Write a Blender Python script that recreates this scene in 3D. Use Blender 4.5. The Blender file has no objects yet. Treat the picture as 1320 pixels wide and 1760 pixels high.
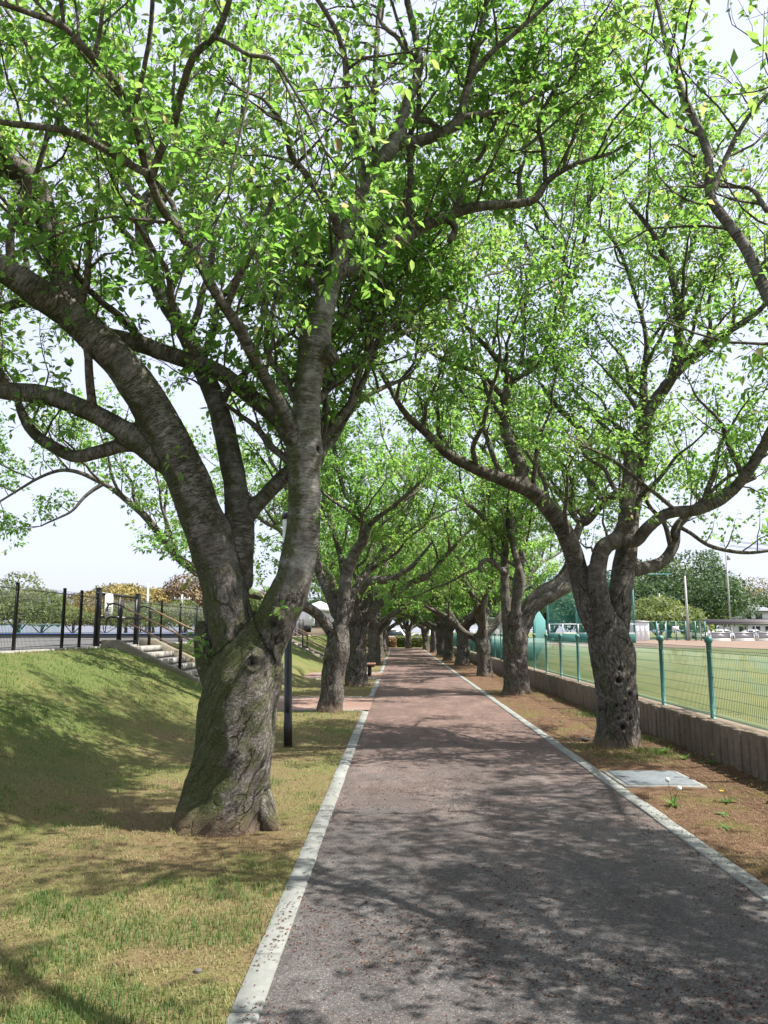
import bpy, bmesh, math, random
import numpy as np
from mathutils import Vector, Matrix

S = bpy.context.scene
COL = S.collection
R = math.radians

# ------------------------------------------------------------------ camera
CAM_H = 1.65
FPX = 1322.0                      # focal length in pixels of a 1320 x 1760 frame
YAW = math.atan(23.0 / FPX * 0.988)
PITCH = math.atan(205.0 / FPX)
cam_data = bpy.data.cameras.new('camera')
cam_data.sensor_fit = 'VERTICAL'
cam_data.sensor_height = 24.0
cam_data.lens = FPX / 1760.0 * 24.0
cam_data.clip_start = 0.05
cam_data.clip_end = 3000.0
cam = bpy.data.objects.new('camera', cam_data)
COL.objects.link(cam)
cam.location = (0, 0, CAM_H)
cam.rotation_euler = (math.pi / 2 + PITCH, 0, YAW)
S.camera = cam

# ------------------------------------------------------------------ sky, sun, exposure
SUN_EL, SUN_AZ = R(56), R(97)     # azimuth measured from +Y towards +X: the sun stands to the right, over the field
world = bpy.data.worlds.new('World')
S.world = world
world.use_nodes = True
wn = world.node_tree.nodes
wl = world.node_tree.links
for n in list(wn):
    wn.remove(n)
w_out = wn.new('ShaderNodeOutputWorld')
w_bg = wn.new('ShaderNodeBackground')
w_bg.inputs['Strength'].default_value = 0.15
w_sky = wn.new('ShaderNodeTexSky')
w_sky.sky_type = 'NISHITA'
w_sky.sun_disc = False
w_sky.sun_elevation = SUN_EL
w_sky.sun_rotation = SUN_AZ
w_sky.air_density = 1.0
w_sky.dust_density = 4.0
w_sky.ozone_density = 1.0
# thin high cloud: a pale even veil mixed into the sky, a little uneven
w_tc = wn.new('ShaderNodeTexCoord')
w_no = wn.new('ShaderNodeTexNoise')
w_no.inputs['Scale'].default_value = 2.2
w_no.inputs['Detail'].default_value = 5.0
w_mr = wn.new('ShaderNodeMapRange')
w_mr.inputs['From Min'].default_value = 0.3
w_mr.inputs['From Max'].default_value = 0.7
w_mr.inputs['To Min'].default_value = 0.72
w_mr.inputs['To Max'].default_value = 0.9
w_mix = wn.new('ShaderNodeMixRGB')
w_mix.inputs['Color2'].default_value = (2.4, 2.52, 3.05, 1)
wl.new(w_tc.outputs['Generated'], w_no.inputs['Vector'])
wl.new(w_no.outputs['Fac'], w_mr.inputs['Value'])
wl.new(w_mr.outputs['Result'], w_mix.inputs['Fac'])
wl.new(w_sky.outputs['Color'], w_mix.inputs['Color1'])
wl.new(w_mix.outputs['Color'], w_bg.inputs['Color'])
wl.new(w_bg.outputs['Background'], w_out.inputs['Surface'])

sun_data = bpy.data.lights.new('sun', 'SUN')
sun_data.energy = 4.4
sun_data.angle = R(0.5)
sun_data.color = (1.0, 0.95, 0.87)
sun = bpy.data.objects.new('sun', sun_data)
COL.objects.link(sun)
sdir = Vector((math.sin(SUN_AZ) * math.cos(SUN_EL), math.cos(SUN_AZ) * math.cos(SUN_EL), math.sin(SUN_EL)))
sun.location = (-20, 0, 30)
sun.rotation_euler = sdir.to_track_quat('Z', 'Y').to_euler()

S.view_settings.view_transform = 'Standard'
S.view_settings.look = 'None'
S.view_settings.gamma = 1.0
S.view_settings.exposure = 1.4
S.render.engine = 'CYCLES'
S.cycles.max_bounces = 8
S.cycles.diffuse_bounces = 4
S.cycles.glossy_bounces = 2
S.cycles.transmission_bounces = 5
S.cycles.transparent_max_bounces = 12
S.cycles.use_denoising = True
S.cycles.sample_clamp_indirect = 6.0
S.cycles.caustics_reflective = False
S.cycles.caustics_refractive = False

# ------------------------------------------------------------------ picking points
FWD = np.array([-math.sin(YAW) * math.cos(PITCH), math.cos(YAW) * math.cos(PITCH), math.sin(PITCH)])
RGT = np.array([math.cos(YAW), math.sin(YAW), 0.0])
UPV = np.cross(RGT, FWD)
CAM = np.array([0, 0, CAM_H])

def at(u, v, Y):
    """world point on the plane y = Y that the photograph shows at pixel (u, v)"""
    d = FWD + RGT * ((u - 660.0) / FPX) + UPV * ((880.0 - v) / FPX)
    return CAM + d * (Y / d[1])

def mpp(p):
    """metres per photograph pixel at a world point"""
    return float(np.dot(np.asarray(p) - CAM, FWD)) / FPX

def project(P):
    Q = np.asarray(P) - CAM
    d = Q @ FWD
    return 660 + FPX * (Q @ RGT) / d, 880 - FPX * (Q @ UPV) / d, d

# ------------------------------------------------------------------ numpy noise
_prm = np.random.RandomState(7).rand(64, 64, 64).astype(np.float32)
def vnoise(P):
    P = np.asarray(P, dtype=np.float64)
    i = np.floor(P).astype(int)
    f = P - i
    f = f * f * (3 - 2 * f)
    i0 = i & 63
    i1 = (i + 1) & 63
    def g(a, b, c):
        return _prm[a[:, 0], b[:, 1], c[:, 2]]
    fx, fy, fz = f[:, 0], f[:, 1], f[:, 2]
    x00 = g(i0, i0, i0) * (1 - fx) + g(i1, i0, i0) * fx
    x10 = g(i0, i1, i0) * (1 - fx) + g(i1, i1, i0) * fx
    x01 = g(i0, i0, i1) * (1 - fx) + g(i1, i0, i1) * fx
    x11 = g(i0, i1, i1) * (1 - fx) + g(i1, i1, i1) * fx
    return (x00 * (1 - fy) + x10 * fy) * (1 - fz) + (x01 * (1 - fy) + x11 * fy) * fz

def fbm(P, octv=3):
    P = np.asarray(P, dtype=np.float64)
    s = np.zeros(len(P)); a = 0.5; t = 0
    for k in range(octv):
        s += a * vnoise(P * (2 ** k) + 17.3 * k); t += a; a *= 0.5
    return s / t

def sstep(a, b, x):
    t = np.clip((np.asarray(x, float) - a) / (b - a), 0, 1)
    return t * t * (3 - 2 * t)

# ------------------------------------------------------------------ materials
class NT:
    def __init__(self, name):
        self.m = bpy.data.materials.new(name)
        self.m.use_nodes = True
        self.t = self.m.node_tree
        self.t.nodes.clear()
        self.out = self.t.nodes.new('ShaderNodeOutputMaterial')
        self.b = self.t.nodes.new('ShaderNodeBsdfPrincipled')
        self.t.links.new(self.b.outputs[0], self.out.inputs[0])
    def n(self, typ, **kw):
        nd = self.t.nodes.new(typ)
        for k, v in kw.items():
            if k.startswith('_'):
                setattr(nd, k[1:], v)
            else:
                nd.inputs[k.replace('__', ' ')].default_value = v
        return nd
    def l(self, a, b):
        self.t.links.new(a, b)
    def pos(self):
        return self.n('ShaderNodeNewGeometry').outputs['Position']
    def obj(self):
        return self.n('ShaderNodeTexCoord').outputs['Object']
    def attr(self, name):
        return self.n('ShaderNodeAttribute', _attribute_name=name)
    def scale(self, vec, s):
        mp = self.n('ShaderNodeMapping')
        mp.inputs['Scale'].default_value = s if hasattr(s, '__len__') else (s, s, s)
        self.l(vec, mp.inputs['Vector'])
        return mp.outputs[0]
    def noise(self, vec, scale, detail=4.0, rough=0.55):
        nd = self.n('ShaderNodeTexNoise', Scale=scale, Detail=detail, Roughness=rough)
        self.l(vec, nd.inputs['Vector'])
        return nd.outputs['Fac']
    def voro(self, vec, scale, feature='F1', out='Distance'):
        nd = self.n('ShaderNodeTexVoronoi', Scale=scale)
        nd.feature = feature
        self.l(vec, nd.inputs['Vector'])
        return nd.outputs[out]
    def ramp(self, fac, stops, interp='LINEAR'):
        nd = self.n('ShaderNodeValToRGB')
        nd.color_ramp.interpolation = interp
        el = nd.color_ramp.elements
        while len(el) < len(stops):
            el.new(0.5)
        for e, (p, c) in zip(el, stops):
            e.position = p
            e.color = (c, c, c, 1) if not hasattr(c, '__len__') else (*c[:3], 1)
        self.l(fac, nd.inputs['Fac'])
        return nd.outputs['Color']
    def mix(self, fac, a, b, mode='MIX'):
        nd = self.n('ShaderNodeMixRGB')
        nd.blend_type = mode
        for inp, v in ((nd.inputs['Fac'], fac), (nd.inputs['Color1'], a), (nd.inputs['Color2'], b)):
            if hasattr(v, 'is_linked') or hasattr(v, 'links'):
                self.l(v, inp)
            elif hasattr(v, '__len__'):
                inp.default_value = (*v[:3], 1)
            elif inp.type == 'RGBA':
                inp.default_value = (v, v, v, 1)
            else:
                inp.default_value = v
        return nd.outputs[0]
    def math(self, op, a, b=0.0):
        nd = self.n('ShaderNodeMath', _operation=op)
        for inp, v in ((nd.inputs[0], a), (nd.inputs[1], b)):
            if hasattr(v, 'links'):
                self.l(v, inp)
            else:
                inp.default_value = v
        return nd.outputs[0]
    def sep(self, vec, ax):
        nd = self.n('ShaderNodeSeparateXYZ')
        self.l(vec, nd.inputs[0])
        return nd.outputs[ax]
    def maprange(self, v, a, b, c=0.0, d=1.0):
        nd = self.n('ShaderNodeMapRange')
        for k, x in zip(('From Min', 'From Max', 'To Min', 'To Max'), (a, b, c, d)):
            nd.inputs[k].default_value = x
        self.l(v, nd.inputs['Value'])
        return nd.outputs[0]
    def bump(self, h, strength=0.5, dist=0.01, normal=None):
        nd = self.n('ShaderNodeBump', Strength=strength, Distance=dist)
        self.l(h, nd.inputs['Height'])
        if normal is not None:
            self.l(normal, nd.inputs['Normal'])
        return nd.outputs[0]
    def done(self, color=None, rough=0.8, normal=None, metallic=0.0, spec=None):
        b = self.b
        if color is not None:
            if hasattr(color, 'links'):
                self.l(color, b.inputs['Base Color'])
            else:
                b.inputs['Base Color'].default_value = (*color[:3], 1)
        if hasattr(rough, 'links'):
            self.l(rough, b.inputs['Roughness'])
        else:
            b.inputs['Roughness'].default_value = rough
        b.inputs['Metallic'].default_value = metallic
        if spec is not None:
            b.inputs['Specular IOR Level'].default_value = spec
        if normal is not None:
            self.l(normal, b.inputs['Normal'])
        return self.m

M = {}
def mat_paint(name, col, rough=0.45, dirt=0.25, metallic=0.0):
    t = NT(name)
    n1 = t.noise(t.pos(), 9.0, 5)
    n2 = t.noise(t.pos(), 70.0, 3)
    c = t.mix(t.math('MULTIPLY', t.ramp(n1, [(0.4, 0.0), (0.75, 1.0)]), dirt), col, tuple(x * 0.55 + 0.03 for x in col))
    c = t.mix(t.math('MULTIPLY', n2, 0.15), c, tuple(x * 0.7 for x in col))
    M[name] = t.done(c, rough, t.bump(n2, 0.08, 0.004), metallic)

mat_paint('black_metal', (0.012, 0.012, 0.015), 0.4, 0.3)
mat_paint('green_metal', (0.055, 0.185, 0.16), 0.45, 0.45)
mat_paint('teal_metal', (0.05, 0.19, 0.185), 0.5, 0.3)
mat_paint('dark_green_pad', (0.02, 0.13, 0.11), 0.7, 0.3)
mat_paint('white_metal', (0.72, 0.73, 0.74), 0.45, 0.2)
mat_paint('grey_metal', (0.4, 0.41, 0.42), 0.5, 0.3)
mat_paint('dark_brown_metal', (0.06, 0.05, 0.048), 0.55, 0.2)
mat_paint('pole_concrete', (0.42, 0.42, 0.41), 0.85, 0.4)
mat_paint('blue_paint', (0.03, 0.09, 0.27), 0.45, 0.3)
mat_paint('car_white', (0.75, 0.76, 0.78), 0.25, 0.1)
mat_paint('car_silver', (0.45, 0.47, 0.5), 0.25, 0.1, 0.3)
mat_paint('car_dark', (0.06, 0.07, 0.09), 0.25, 0.1)
mat_paint('rubber', (0.02, 0.02, 0.02), 0.85, 0.2)
mat_paint('lamp_diffuser', (0.8, 0.8, 0.78), 0.35, 0.15)
mat_paint('sign_face', (0.72, 0.74, 0.7), 0.5, 0.2)
mat_paint('sign_print', (0.1, 0.11, 0.12), 0.6, 0.1)
mat_paint('house_wall', (0.7, 0.69, 0.66), 0.85, 0.2)
mat_paint('house_roof', (0.16, 0.17, 0.19), 0.6, 0.4)
mat_paint('glass_dark', (0.03, 0.04, 0.05), 0.1, 0.0)
mat_paint('handrail_wood', (0.3, 0.17, 0.09), 0.5, 0.5)
mat_paint('bench_wood', (0.3, 0.15, 0.09), 0.65, 0.5)
mat_paint('cut_wood', (0.5, 0.25, 0.13), 0.8, 0.4)
mat_paint('petal_yellow', (0.75, 0.52, 0.02), 0.6, 0.0)
mat_paint('seed_white', (0.7, 0.7, 0.66), 0.9, 0.0)
mat_paint('stone_grey', (0.1, 0.095, 0.09), 0.9, 0.5)

def mat_concrete(name, col, stain, scale=1.0, bump=0.4):
    t = NT(name)
    p = t.pos()
    a = t.noise(p, 1.7 * scale, 6, 0.65)
    b = t.noise(p, 14 * scale, 5, 0.6)
    f = t.noise(p, 160, 3)
    oi = t.n('ShaderNodeObjectInfo').outputs['Random']
    c = t.mix(t.ramp(a, [(0.38, 0), (0.68, 1)]), col, stain)
    c = t.mix(t.math('MULTIPLY', t.ramp(b, [(0.42, 0), (0.62, 1)]), 0.45), c, tuple(x * 0.62 for x in stain))
    c = t.mix(t.math('MULTIPLY', oi, 0.45), c, tuple(x * 0.6 for x in col))
    c = t.mix(t.math('MULTIPLY', f, 0.3), c, tuple(x * 0.7 for x in col))
    hgt = t.math('ADD', t.math('MULTIPLY', b, 0.6), t.math('MULTIPLY', f, 0.5))
    M[name] = t.done(c, 0.9, t.bump(hgt, bump, 0.006), spec=0.25)
mat_concrete('kerb_concrete', (0.27, 0.28, 0.265), (0.19, 0.195, 0.18), 1.5, 0.25)
mat_concrete('stair_concrete', (0.27, 0.245, 0.19), (0.15, 0.125, 0.085), 1.2, 0.5)
mat_concrete('step_concrete', (0.36, 0.345, 0.32), (0.25, 0.235, 0.21), 1.2, 0.3)
mat_concrete('wall_concrete', (0.22, 0.18, 0.135), (0.115, 0.088, 0.064), 2.2, 0.6)
mat_concrete('cover_concrete', (0.17, 0.195, 0.21), (0.12, 0.135, 0.142), 2.0, 0.25)
mat_concrete('plain_concrete', (0.3, 0.29, 0.27), (0.2, 0.19, 0.165), 1.0, 0.3)
mat_concrete('court_paving', (0.15, 0.15, 0.145), (0.12, 0.12, 0.115), 0.3, 0.1)

# asphalt: open graded, dark near the camera, with a worn red coat farther on
def mat_asphalt():
    t = NT('path_asphalt')
    p = t.pos()
    agg = t.n('ShaderNodeTexVoronoi', Scale=120.0)
    t.l(p, agg.inputs['Vector'])
    tone = t.sep(agg.outputs['Color'], 0)
    dist = agg.outputs['Distance']
    stone = t.ramp(tone, [(0.0, (0.06, 0.056, 0.055)), (0.5, (0.092, 0.087, 0.085)), (0.85, (0.125, 0.118, 0.114)), (1.0, (0.19, 0.178, 0.168))])
    red = t.ramp(tone, [(0.0, (0.095, 0.062, 0.052)), (0.6, (0.165, 0.108, 0.09)), (1.0, (0.25, 0.175, 0.15))])
    y = t.sep(p, 1)
    big = t.noise(p, 0.45, 4)
    med = t.noise(p, 2.6, 6, 0.7)
    w = t.math('ADD', t.maprange(y, 4.5, 15.0, 0.0, 0.8), t.math('MULTIPLY', t.math('SUBTRACT', big, 0.5), 0.5))
    w = t.math('ADD', w, t.math('MULTIPLY', t.math('SUBTRACT', med, 0.5), 0.9))
    w = t.ramp(w, [(0.05, 0.0), (0.75, 1.0)])
    c = t.mix(w, stone, red)
    # fallen bud scales ground into the pores
    deb = t.noise(p, 60.0, 3, 0.6)
    drift = t.ramp(t.noise(p, 1.1, 5, 0.7), [(0.35, 0.0), (0.7, 1.0)])
    dm = t.math('MULTIPLY', t.ramp(deb, [(0.55, 0.0), (0.68, 1.0)]), t.maprange(drift, 0, 1, 0.3, 0.95))
    mot = t.math('ADD', t.math('MULTIPLY', t.noise(t.scale(p, (1.6, 0.7, 1)), 1.0, 6, 0.7), 1.1), t.math('MULTIPLY', t.noise(p, 6.5, 5, 0.7), 0.6))
    c = t.mix(1.0, c, t.ramp(mot, [(0.55, 0.62), (0.85, 0.95), (1.15, 1.35)]), 'MULTIPLY')
    c = t.mix(t.math('MULTIPLY', dm, 0.8), c, (0.13, 0.062, 0.042))
    gap = t.ramp(dist, [(0.3, 0.0), (0.62, 1.0)])
    c = t.mix(t.math('MULTIPLY', gap, 0.35), c, (0.045, 0.043, 0.043))
    h = t.math('SUBTRACT', t.math('MULTIPLY', tone, 0.5), gap)
    h = t.math('ADD', h, t.math('MULTIPLY', t.noise(p, 14, 3), 0.6))
    M['path_asphalt'] = t.done(c, 0.92, t.bump(h, 0.55, 0.005), spec=0.2)
mat_asphalt()

def mat_lawn():
    t = NT('lawn_ground')
    p = t.pos()
    a = t.noise(p, 0.7, 6, 0.62)
    b = t.noise(p, 5.0, 6, 0.65)
    f = t.noise(p, 90.0, 3, 0.7)
    x = t.sep(p, 0)
    w = t.math('ADD', t.math('MULTIPLY', a, 0.65), t.math('MULTIPLY', b, 0.4))
    w = t.math('ADD', w, t.maprange(x, -5.2, -2.4, 0.2, -0.02))
    c = t.ramp(w, [(0.36, (0.1, 0.068, 0.038)), (0.47, (0.165, 0.128, 0.066)), (0.58, (0.14, 0.14, 0.052)), (0.72, (0.09, 0.12, 0.035))])
    c = t.mix(t.math('MULTIPLY', f, 0.5), c, t.mix(0.55, c, (0.03, 0.03, 0.012)))
    M['lawn_ground'] = t.done(c, 0.95, t.bump(t.math('ADD', f, b), 0.6, 0.02), spec=0.1)
mat_lawn()

def mat_soil():
    t = NT('soil_ground')
    p = t.pos()
    a = t.noise(p, 0.9, 6, 0.65)
    b = t.noise(p, 7.0, 6, 0.7)
    f = t.noise(p, 110.0, 4, 0.7)
    st = t.noise(t.scale(p, (30, 90, 30)), 1.0, 3, 0.7)
    c = t.ramp(b, [(0.33, (0.055, 0.033, 0.022)), (0.48, (0.12, 0.07, 0.045)), (0.68, (0.2, 0.13, 0.086))])
    c = t.mix(t.ramp(st, [(0.55, 0), (0.7, 0.6)]), c, (0.33, 0.24, 0.15))
    c = t.mix(t.ramp(a, [(0.52, 0.0), (0.66, 0.75)]), c, (0.13, 0.13, 0.035))
    c = t.mix(t.math('MULTIPLY', f, 0.45), c, (0.045, 0.022, 0.012))
    M['soil_ground'] = t.done(c, 0.97, t.bump(t.math('ADD', f, t.math('MULTIPLY', b, 2.0)), 0.7, 0.02), spec=0.1)
mat_soil()

def mat_simple_ground(name, c1, c2, s1, s2):
    t = NT(name)
    p = t.pos()
    a = t.noise(p, s1, 6, 0.6)
    b = t.noise(p, s2, 4, 0.7)
    c = t.mix(t.ramp(a, [(0.35, 0), (0.65, 1)]), c1, c2)
    c = t.mix(t.math('MULTIPLY', b, 0.45), c, tuple(x * 0.5 for x in c2))
    M[name] = t.done(c, 0.95, t.bump(b, 0.4, 0.02), spec=0.1)
mat_simple_ground('field_grass', (0.1, 0.13, 0.045), (0.165, 0.17, 0.075), 0.35, 25)
mat_simple_ground('infield_dirt', (0.18, 0.13, 0.1), (0.24, 0.18, 0.14), 0.3, 30)
mat_simple_ground('far_ground', (0.13, 0.16, 0.06), (0.2, 0.18, 0.09), 0.05, 2)
mat_simple_ground('side_paving', (0.2, 0.125, 0.1), (0.27, 0.19, 0.16), 0.8, 40)
mat_simple_ground('sandy_ground', (0.42, 0.32, 0.2), (0.36, 0.27, 0.17), 0.6, 30)

def mat_bark():
    t = NT('cherry_bark')
    v = t.attr('bark').outputs['Vector']
    lb = t.attr('smooth_bark').outputs['Fac']
    hole = t.attr('hollow').outputs['Fac']
    mossa = t.attr('moss').outputs['Fac']
    # old furrowed bark
    warp = t.n('ShaderNodeVectorMath', _operation='ADD')
    nz = t.n('ShaderNodeTexNoise', Scale=7.0, Detail=3.0)
    t.l(v, nz.inputs['Vector'])
    sc = t.n('ShaderNodeVectorMath', _operation='SCALE')
    t.l(nz.outputs['Color'], sc.inputs[0]); sc.inputs['Scale'].default_value = 0.09
    t.l(v, warp.inputs[0]); t.l(sc.outputs[0], warp.inputs[1])
    wv = warp.outputs[0]
    fis = t.voro(t.scale(wv, (9, 9, 2.0)), 1.0, 'DISTANCE_TO_EDGE')
    drop = t.ramp(t.noise(v, 4.5, 3, 0.6), [(0.42, 0.0), (0.56, 1.0)])
    fis2 = t.voro(t.scale(wv, (48, 48, 24)), 1.0, 'DISTANCE_TO_EDGE')
    pl = t.noise(t.scale(v, (30, 30, 22)), 1.0, 8, 0.78)
    big = t.noise(v, 2.4, 4, 0.6)
    crack = t.math('MAXIMUM', t.ramp(fis, [(0.0, 0.0), (0.05, 0.7), (0.16, 1.0)]), drop)
    crack2 = t.ramp(fis2, [(0.0, 0.45), (0.12, 1.0)])
    oldc = t.ramp(pl, [(0.38, (0.04, 0.034, 0.029)), (0.48, (0.11, 0.097, 0.086)), (0.56, (0.185, 0.17, 0.156)), (0.66, (0.36, 0.345, 0.33))])
    oldc = t.mix(t.ramp(big, [(0.4, 0.0), (0.62, 0.65)]), oldc, t.mix(0.55, oldc, (0.08, 0.066, 0.055)))
    oldc = t.mix(crack2, (0.06, 0.05, 0.043), oldc)
    oldc = t.mix(crack, (0.018, 0.015, 0.013), oldc)
    # smooth bark of the limbs with lying lenticels
    len1 = t.noise(t.scale(v, (13, 13, 75)), 1.0, 3, 0.6)
    len2 = t.noise(t.scale(v, (20, 20, 110)), 1.0, 2, 0.5)
    ring = t.noise(t.scale(v, (4, 4, 17)), 1.0, 5, 0.7)
    blot = t.noise(v, 5.5, 5, 0.65)
    smc = t.ramp(ring, [(0.3, (0.14, 0.125, 0.114)), (0.52, (0.28, 0.262, 0.247)), (0.72, (0.4, 0.385, 0.375))])
    smc = t.mix(t.ramp(blot, [(0.44, 0.0), (0.66, 0.75)]), smc, (0.085, 0.071, 0.06))
    lm = t.ramp(t.math('MAXIMUM', len1, t.math('SUBTRACT', len2, 0.03)), [(0.55, 0.0), (0.6, 0.9)])
    lm = t.math('MULTIPLY', lm, t.ramp(t.noise(v, 3.1, 3, 0.6), [(0.35, 0.25), (0.6, 1.0)]))
    smc = t.mix(lm, smc, (0.06, 0.05, 0.044))
    lbn = t.math('ADD', lb, t.math('MULTIPLY', t.math('SUBTRACT', big, 0.5), 0.7))
    lbm = t.ramp(lbn, [(0.35, 0.0), (0.65, 1.0)])
    c = t.mix(lbm, oldc, smc)
    # moss and lichen
    mn = t.noise(v, 6.0, 6, 0.72)
    mm = t.math('MULTIPLY', t.ramp(t.math('ADD', mn, t.math('MULTIPLY', mossa, 0.38)), [(0.62, 0.0), (0.8, 0.85)]), t.maprange(mossa, 0.0, 0.35, 0.0, 1.0))
    mossc = t.ramp(t.noise(v, 55, 3, 0.7), [(0.3, (0.028, 0.034, 0.012)), (0.6, (0.075, 0.088, 0.03)), (0.85, (0.14, 0.15, 0.06))])
    c = t.mix(mm, c, mossc)
    li = t.noise(v, 17.0, 5, 0.7)
    c = t.mix(t.ramp(li, [(0.66, 0.0), (0.71, 0.6)]), c, (0.34, 0.37, 0.32))
    soil = t.attr('soil').outputs['Fac']
    c = t.mix(t.math('MULTIPLY', soil, 0.75), c, (0.15, 0.1, 0.07))
    dk = t.attr('dark_bark').outputs['Fac']
    c = t.mix(t.math('MULTIPLY', dk, lbm), c, t.mix(1.0, c, (0.42, 0.375, 0.34), 'MULTIPLY'))
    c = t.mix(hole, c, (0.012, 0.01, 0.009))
    hold = t.math('ADD', t.math('MULTIPLY', crack, 1.0), t.math('MULTIPLY', crack2, 0.35))
    hold = t.math('ADD', hold, t.math('MULTIPLY', pl, 0.7))
    hsm = t.math('SUBTRACT', t.math('MULTIPLY', ring, 0.5), t.math('MULTIPLY', lm, 0.35))
    hm = t.mix(lbm, hold, hsm)
    M['bark'] = t.done(c, 0.93, t.bump(hm, 1.0, 0.016), spec=0.15)
mat_bark()

def mat_twig():
    t = NT('twig_bark')
    n1 = t.noise(t.pos(), 30, 4)
    c = t.ramp(n1, [(0.35, (0.05, 0.04, 0.034)), (0.65, (0.16, 0.14, 0.125))])
    M['twig'] = t.done(c, 0.9, spec=0.15)
mat_twig()

def mat_leaf(name, cols, tcols, trans=0.5, rough=0.45):
    t = NT(name)
    a = t.attr('tint').outputs['Fac']
    c = t.ramp(a, cols)
    tc = t.ramp(a, tcols)
    t.done(c, rough, spec=0.35)
    tr = t.n('ShaderNodeBsdfTranslucent')
    t.l(tc, tr.inputs['Color'])
    mx = t.n('ShaderNodeMixShader', Fac=trans)
    t.l(t.b.outputs[0], mx.inputs[1])
    t.l(tr.outputs[0], mx.inputs[2])
    t.l(mx.outputs[0], t.out.inputs[0])
    M[name] = t.m
mat_leaf('cherry_leaf',
         [(0.0, (0.075, 0.145, 0.04)), (0.45, (0.11, 0.195, 0.055)), (0.82, (0.155, 0.23, 0.07)), (0.93, (0.17, 0.18, 0.08)), (1.0, (0.19, 0.135, 0.075))],
         [(0.0, (0.18, 0.4, 0.055)), (0.45, (0.27, 0.51, 0.085)), (0.82, (0.4, 0.61, 0.14)), (0.93, (0.48, 0.5, 0.18)), (1.0, (0.48, 0.34, 0.18))], 0.56)
mat_leaf('grass_blade',
         [(0.0, (0.15, 0.095, 0.052)), (0.25, (0.27, 0.2, 0.105)), (0.5, (0.25, 0.225, 0.095)), (0.75, (0.135, 0.17, 0.048)), (1.0, (0.07, 0.125, 0.03))],
         [(0.0, (0.15, 0.1, 0.05)), (0.25, (0.3, 0.23, 0.12)), (0.5, (0.3, 0.28, 0.11)), (0.75, (0.22, 0.3, 0.06)), (1.0, (0.13, 0.25, 0.04))], 0.3, 0.6)
mat_leaf('weed_leaf',
         [(0.0, (0.05, 0.12, 0.025)), (1.0, (0.12, 0.2, 0.04))], [(0.0, (0.15, 0.33, 0.03)), (1.0, (0.28, 0.42, 0.06))], 0.3, 0.5)
mat_leaf('far_leaf_dark', [(0.0, (0.03, 0.06, 0.03)), (0.6, (0.055, 0.1, 0.042)), (1.0, (0.095, 0.145, 0.055))],
         [(0.0, (0.05, 0.1, 0.03)), (1.0, (0.15, 0.26, 0.07))], 0.3, 0.6)
mat_leaf('far_leaf_light', [(0.0, (0.07, 0.11, 0.04)), (0.6, (0.13, 0.17, 0.06)), (1.0, (0.2, 0.22, 0.08))],
         [(0.0, (0.14, 0.22, 0.05)), (1.0, (0.36, 0.4, 0.12))], 0.4, 0.6)
mat_leaf('far_leaf_mustard', [(0.0, (0.09, 0.085, 0.03)), (0.6, (0.23, 0.19, 0.055)), (1.0, (0.33, 0.25, 0.08))],
         [(0.0, (0.15, 0.14, 0.04)), (1.0, (0.4, 0.32, 0.1))], 0.25, 0.6)
mat_leaf('far_leaf_rust', [(0.0, (0.075, 0.06, 0.04)), (0.6, (0.2, 0.14, 0.08)), (1.0, (0.27, 0.21, 0.1))],
         [(0.0, (0.12, 0.09, 0.05)), (1.0, (0.32, 0.24, 0.12))], 0.25, 0.6)
mat_leaf('hedge_leaf', [(0.0, (0.06, 0.1, 0.025)), (1.0, (0.2, 0.22, 0.05))], [(0.0, (0.1, 0.18, 0.03)), (1.0, (0.3, 0.32, 0.07))], 0.25, 0.6)
mat_leaf('hedge_leaf_red', [(0.0, (0.14, 0.1, 0.04)), (0.5, (0.3, 0.13, 0.06)), (1.0, (0.25, 0.2, 0.06))], [(0.0, (0.2, 0.08, 0.04)), (1.0, (0.4, 0.18, 0.07))], 0.25, 0.6)
def mat_debris():
    t = NT('bud_scale')
    a = t.attr('tint').outputs['Fac']
    c = t.ramp(a, [(0.0, (0.035, 0.017, 0.013)), (0.5, (0.1, 0.036, 0.025)), (0.85, (0.16, 0.062, 0.04)), (1.0, (0.27, 0.18, 0.1))])
    M['bud_scale'] = t.done(c, 0.85, spec=0.2)
mat_debris()
def mat_net():
    t = NT('green_net')
    t.done((0.03, 0.2, 0.16), 0.8)
    tr = t.n('ShaderNodeBsdfTransparent')
    mx = t.n('ShaderNodeMixShader', Fac=0.87)
    t.l(t.b.outputs[0], mx.inputs[1]); t.l(tr.outputs[0], mx.inputs[2]); t.l(mx.outputs[0], t.out.inputs[0])
    M['green_net'] = t.m
mat_net()

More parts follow.
